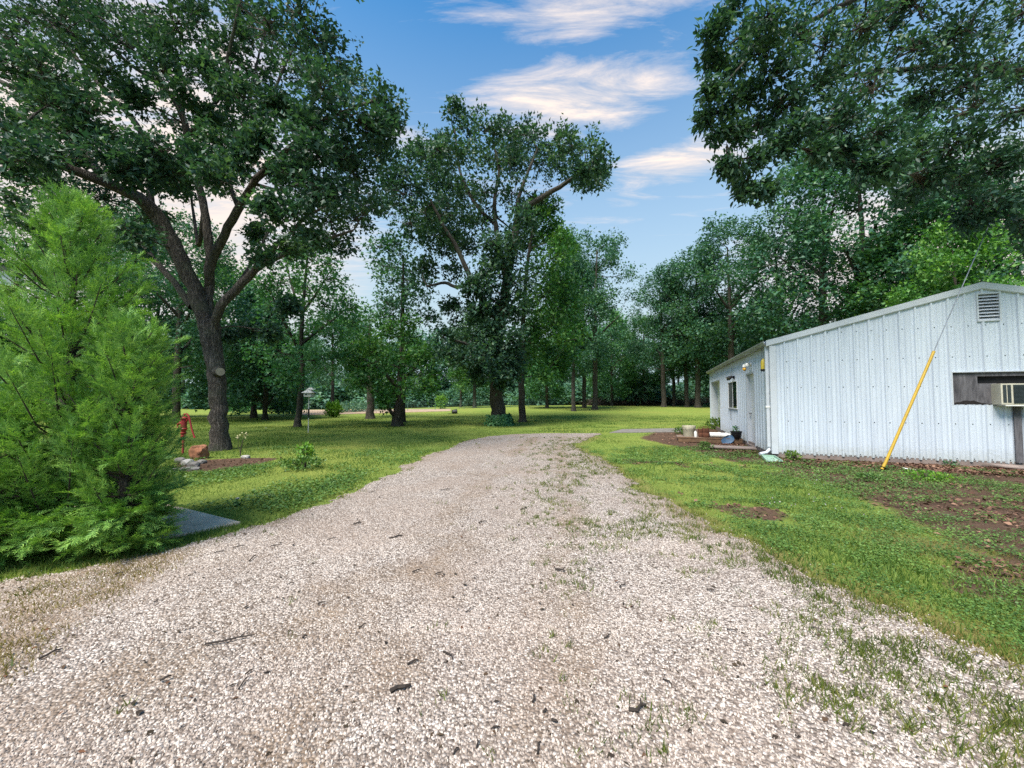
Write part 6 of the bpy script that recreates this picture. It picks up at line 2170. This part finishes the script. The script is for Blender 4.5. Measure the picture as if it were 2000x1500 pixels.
def chips(name, x, y, size, z0, frustum):
    n = len(x)
    k = 5 if not frustum else 4
    ang = (np.arange(k) * 2 * np.pi / k)[None] + rng.uniform(0, 6.28, (n, 1)) + rng.normal(size=(n, k)) * 0.22
    rad = size[:, None] * rng.uniform(0.65, 1.25, (n, k))
    asp = rng.uniform(0.55, 1.0, (n, 1)); th = rng.uniform(0, 6.28, n)
    bx = rad * np.cos(ang); by = rad * np.sin(ang) * asp
    c, s = np.cos(th)[:, None], np.sin(th)[:, None]
    bx, by = bx * c - by * s, bx * s + by * c
    hgt = size * rng.uniform(0.55, 1.05, n)
    tilt = rng.normal(size=(n, 2)) * 0.32
    zb = np.broadcast_to(z0[:, None] - 0.3 * size[:, None], bx.shape)
    base = np.stack([x[:, None] + bx, y[:, None] + by, zb], -1)
    if frustum:
        tx, ty = bx * rng.uniform(0.45, 0.85, (n, 1)), by * rng.uniform(0.45, 0.85, (n, 1))
        tz = z0[:, None] + hgt[:, None] + tilt[:, :1] * tx + tilt[:, 1:] * ty
        top = np.stack([x[:, None] + tx + rng.normal(size=(n, 1)) * size[:, None] * 0.2, y[:, None] + ty, tz], -1)
        v = np.concatenate([base, top], 1)
        f = [(i, (i + 1) % 4, 4 + (i + 1) % 4) for i in range(4)] + [(i, 4 + (i + 1) % 4, 4 + i) for i in range(4)] + [(4, 5, 6), (4, 6, 7)]
    else:
        ap = np.stack([x + rng.normal(size=n) * size * 0.4, y + rng.normal(size=n) * size * 0.4, z0 + hgt], -1)[:, None]
        v = np.concatenate([base, ap], 1)
        f = [(i, (i + 1) % 5, 5) for i in range(5)]
    f = np.array(f)
    m = v.shape[1]
    F = f[None] + (np.arange(n) * m)[:, None, None]
    return np_mesh(name, v.reshape(-1, 3), F.reshape(-1, 3), 3)


def build_gravel():
    def surf(x, y):
        sd_ = gravel_sdf(x, y)
        return np.maximum(0.0045, 0.020 - 0.02 * smooth(-0.25, 0.05, sd_)) + 0.010 * (1 + vnoise(x, y, 0.9)) * smooth(-0.2, -1.2, sd_), sd_
    for nm, n, d0, d1, fr, s0, s1, lab in (('gravel_stones', 56000, 1.0, 2.75, True, 0.0036, 0.0088, 'loose pale limestone chips of the nearest driveway'),
                                           ('gravel_stones', 75000, 2.65, 4.4, False, 0.0040, 0.0094, 'loose pale limestone chips of the driveway middle'),
                                           ('gravel_stones', 120000, 4.0, 11.0, False, 0.005, 0.0105, 'loose pale limestone chips of the farther driveway')):
        x, y = sample_wedge(n, d0, d1, 0.2 if fr else 0.6)
        z, sd_ = surf(x, y)
        ok = (sd_ < -0.02) | ((sd_ < 0.35) & (rng.uniform(size=n) < 0.10 * np.exp(-np.maximum(sd_, 0) / 0.08)))
        ok &= clear(x, y) & (rng.uniform(size=n) < np.clip(1.0 + 0.45 * vnoise(x, y, 0.8) + 0.3 * vnoise(x, y, 3.3) - 0.75 * dirt_f(x, y), 0.18, 1))
        x, y, z = x[ok], y[ok], z[ok]
        size = rng.uniform(s0, s1, len(x)) * np.where(rng.uniform(size=len(x)) < 0.04, 1.6, 1)
        o = link_mesh(nm, chips(nm, x, y, size, z, fr), M['chipstone'])
        tag(o, lab, 'gravel', kind='stuff')


build_gravel()


# ------------------------------------------------------------------ twigs on the driveway
def twig(px0, py0, px1, py1, r, label, kink=0.12, fork=False):
    a, b = gp(px0, py0), gp(px1, py1)
    L = np.linalg.norm(b - a)
    dirv = (b - a) / L
    side = np.array((-dirv[1], dirv[0], 0))
    zt = 0.034 + r
    pts = [np.array((0, 0, zt)), dirv * L * 0.35 + side * L * kink * random.uniform(-1, 1) + (0, 0, zt + 0.004), dirv * L * 0.7 + side * L * kink * random.uniform(-1, 1) + (0, 0, zt + 0.008), dirv * L + (0, 0, zt + 0.002)]
    mb = MB().tube(pts, [r, r * 0.95, r * 0.85, r * 0.55], 6)
    if fork:
        mb.tube([pts[2], pts[2] + (dirv * 0.5 + side * 0.8) * L * 0.28 + (0, 0, 0.012)], [r * 0.7, r * 0.35], 5)
    o = mb.build('twig', M['crumb_wood'])
    o.location = (a[0], a[1], 0)
    return tag(o, label, 'twig', 'twigs scattered on the gravel')


M['crumb_wood'] = plain('dark_wet_twig', (0.030, 0.022, 0.018), 0.8, var=0.4, scale=40)
twig(400, 1270, 497, 1252, 0.0055, 'long crooked twig with a hooked end on the left gravel', 0.06, True)
twig(762, 1366, 802, 1354, 0.011, 'thick straight twig in the front middle of the gravel')
twig(1228, 1402, 1262, 1394, 0.009, 'thick bent twig at the front right of the gravel', 0.3, True)
twig(1084, 1120, 1104, 1125, 0.008, 'short thick twig in the middle right of the driveway', 0.1, True)
twig(866, 1285, 884, 1301, 0.006, 'slanting twig right of the thick front twig')
twig(75, 1300, 122, 1280, 0.006, 'dark forked twig near the left picture edge', 0.1, True)
twig(312, 1343, 334, 1334, 0.006, 'short twig on the left gravel below the long crooked one')
TW = [(455, 1077, 478, 1073), (418, 1087, 440, 1084), (528, 1074, 550, 1071), (486, 1104, 500, 1092), (465, 1360, 485, 1335), (478, 1330, 496, 1320), (795, 1310, 818, 1303), (910, 1205, 926, 1196), (805, 1126, 822, 1120), (935, 1027, 952, 1024),
      (860, 962, 880, 960), (720, 966, 734, 964), (1148, 1118, 1160, 1124), (1210, 1155, 1222, 1150), (1000, 1062, 1012, 1058), (1295, 1340, 1312, 1350), (930, 1480, 936, 1464), (1050, 1490, 1056, 1466), (885, 1492, 896, 1478), (960, 1440, 976, 1436),
      (1078, 1422, 1090, 1428), (1060, 1406, 1068, 1402), (1180, 1258, 1192, 1250), (760, 1058, 786, 1053), (1040, 1386, 1044, 1372), (620, 1190, 636, 1186), (560, 1150, 574, 1147), (640, 1060, 656, 1057), (1420, 1240, 1440, 1246),
      (1580, 1236, 1606, 1242), (1380, 1160, 1396, 1163), (700, 1236, 716, 1230), (690, 1030, 706, 1027), (1016, 1000, 1030, 997), (300, 1186, 312, 1182), (225, 1130, 240, 1127), (850, 1130, 866, 1126), (590, 1258, 600, 1254)]
for (a, b, c, d) in TW:
    twig(a, b, c, d, random.uniform(0.0035, 0.0065) * (1.4 if b < 1060 else 1), 'short dark twig lying loose on the pale gravel', 0.15, random.random() < 0.25)
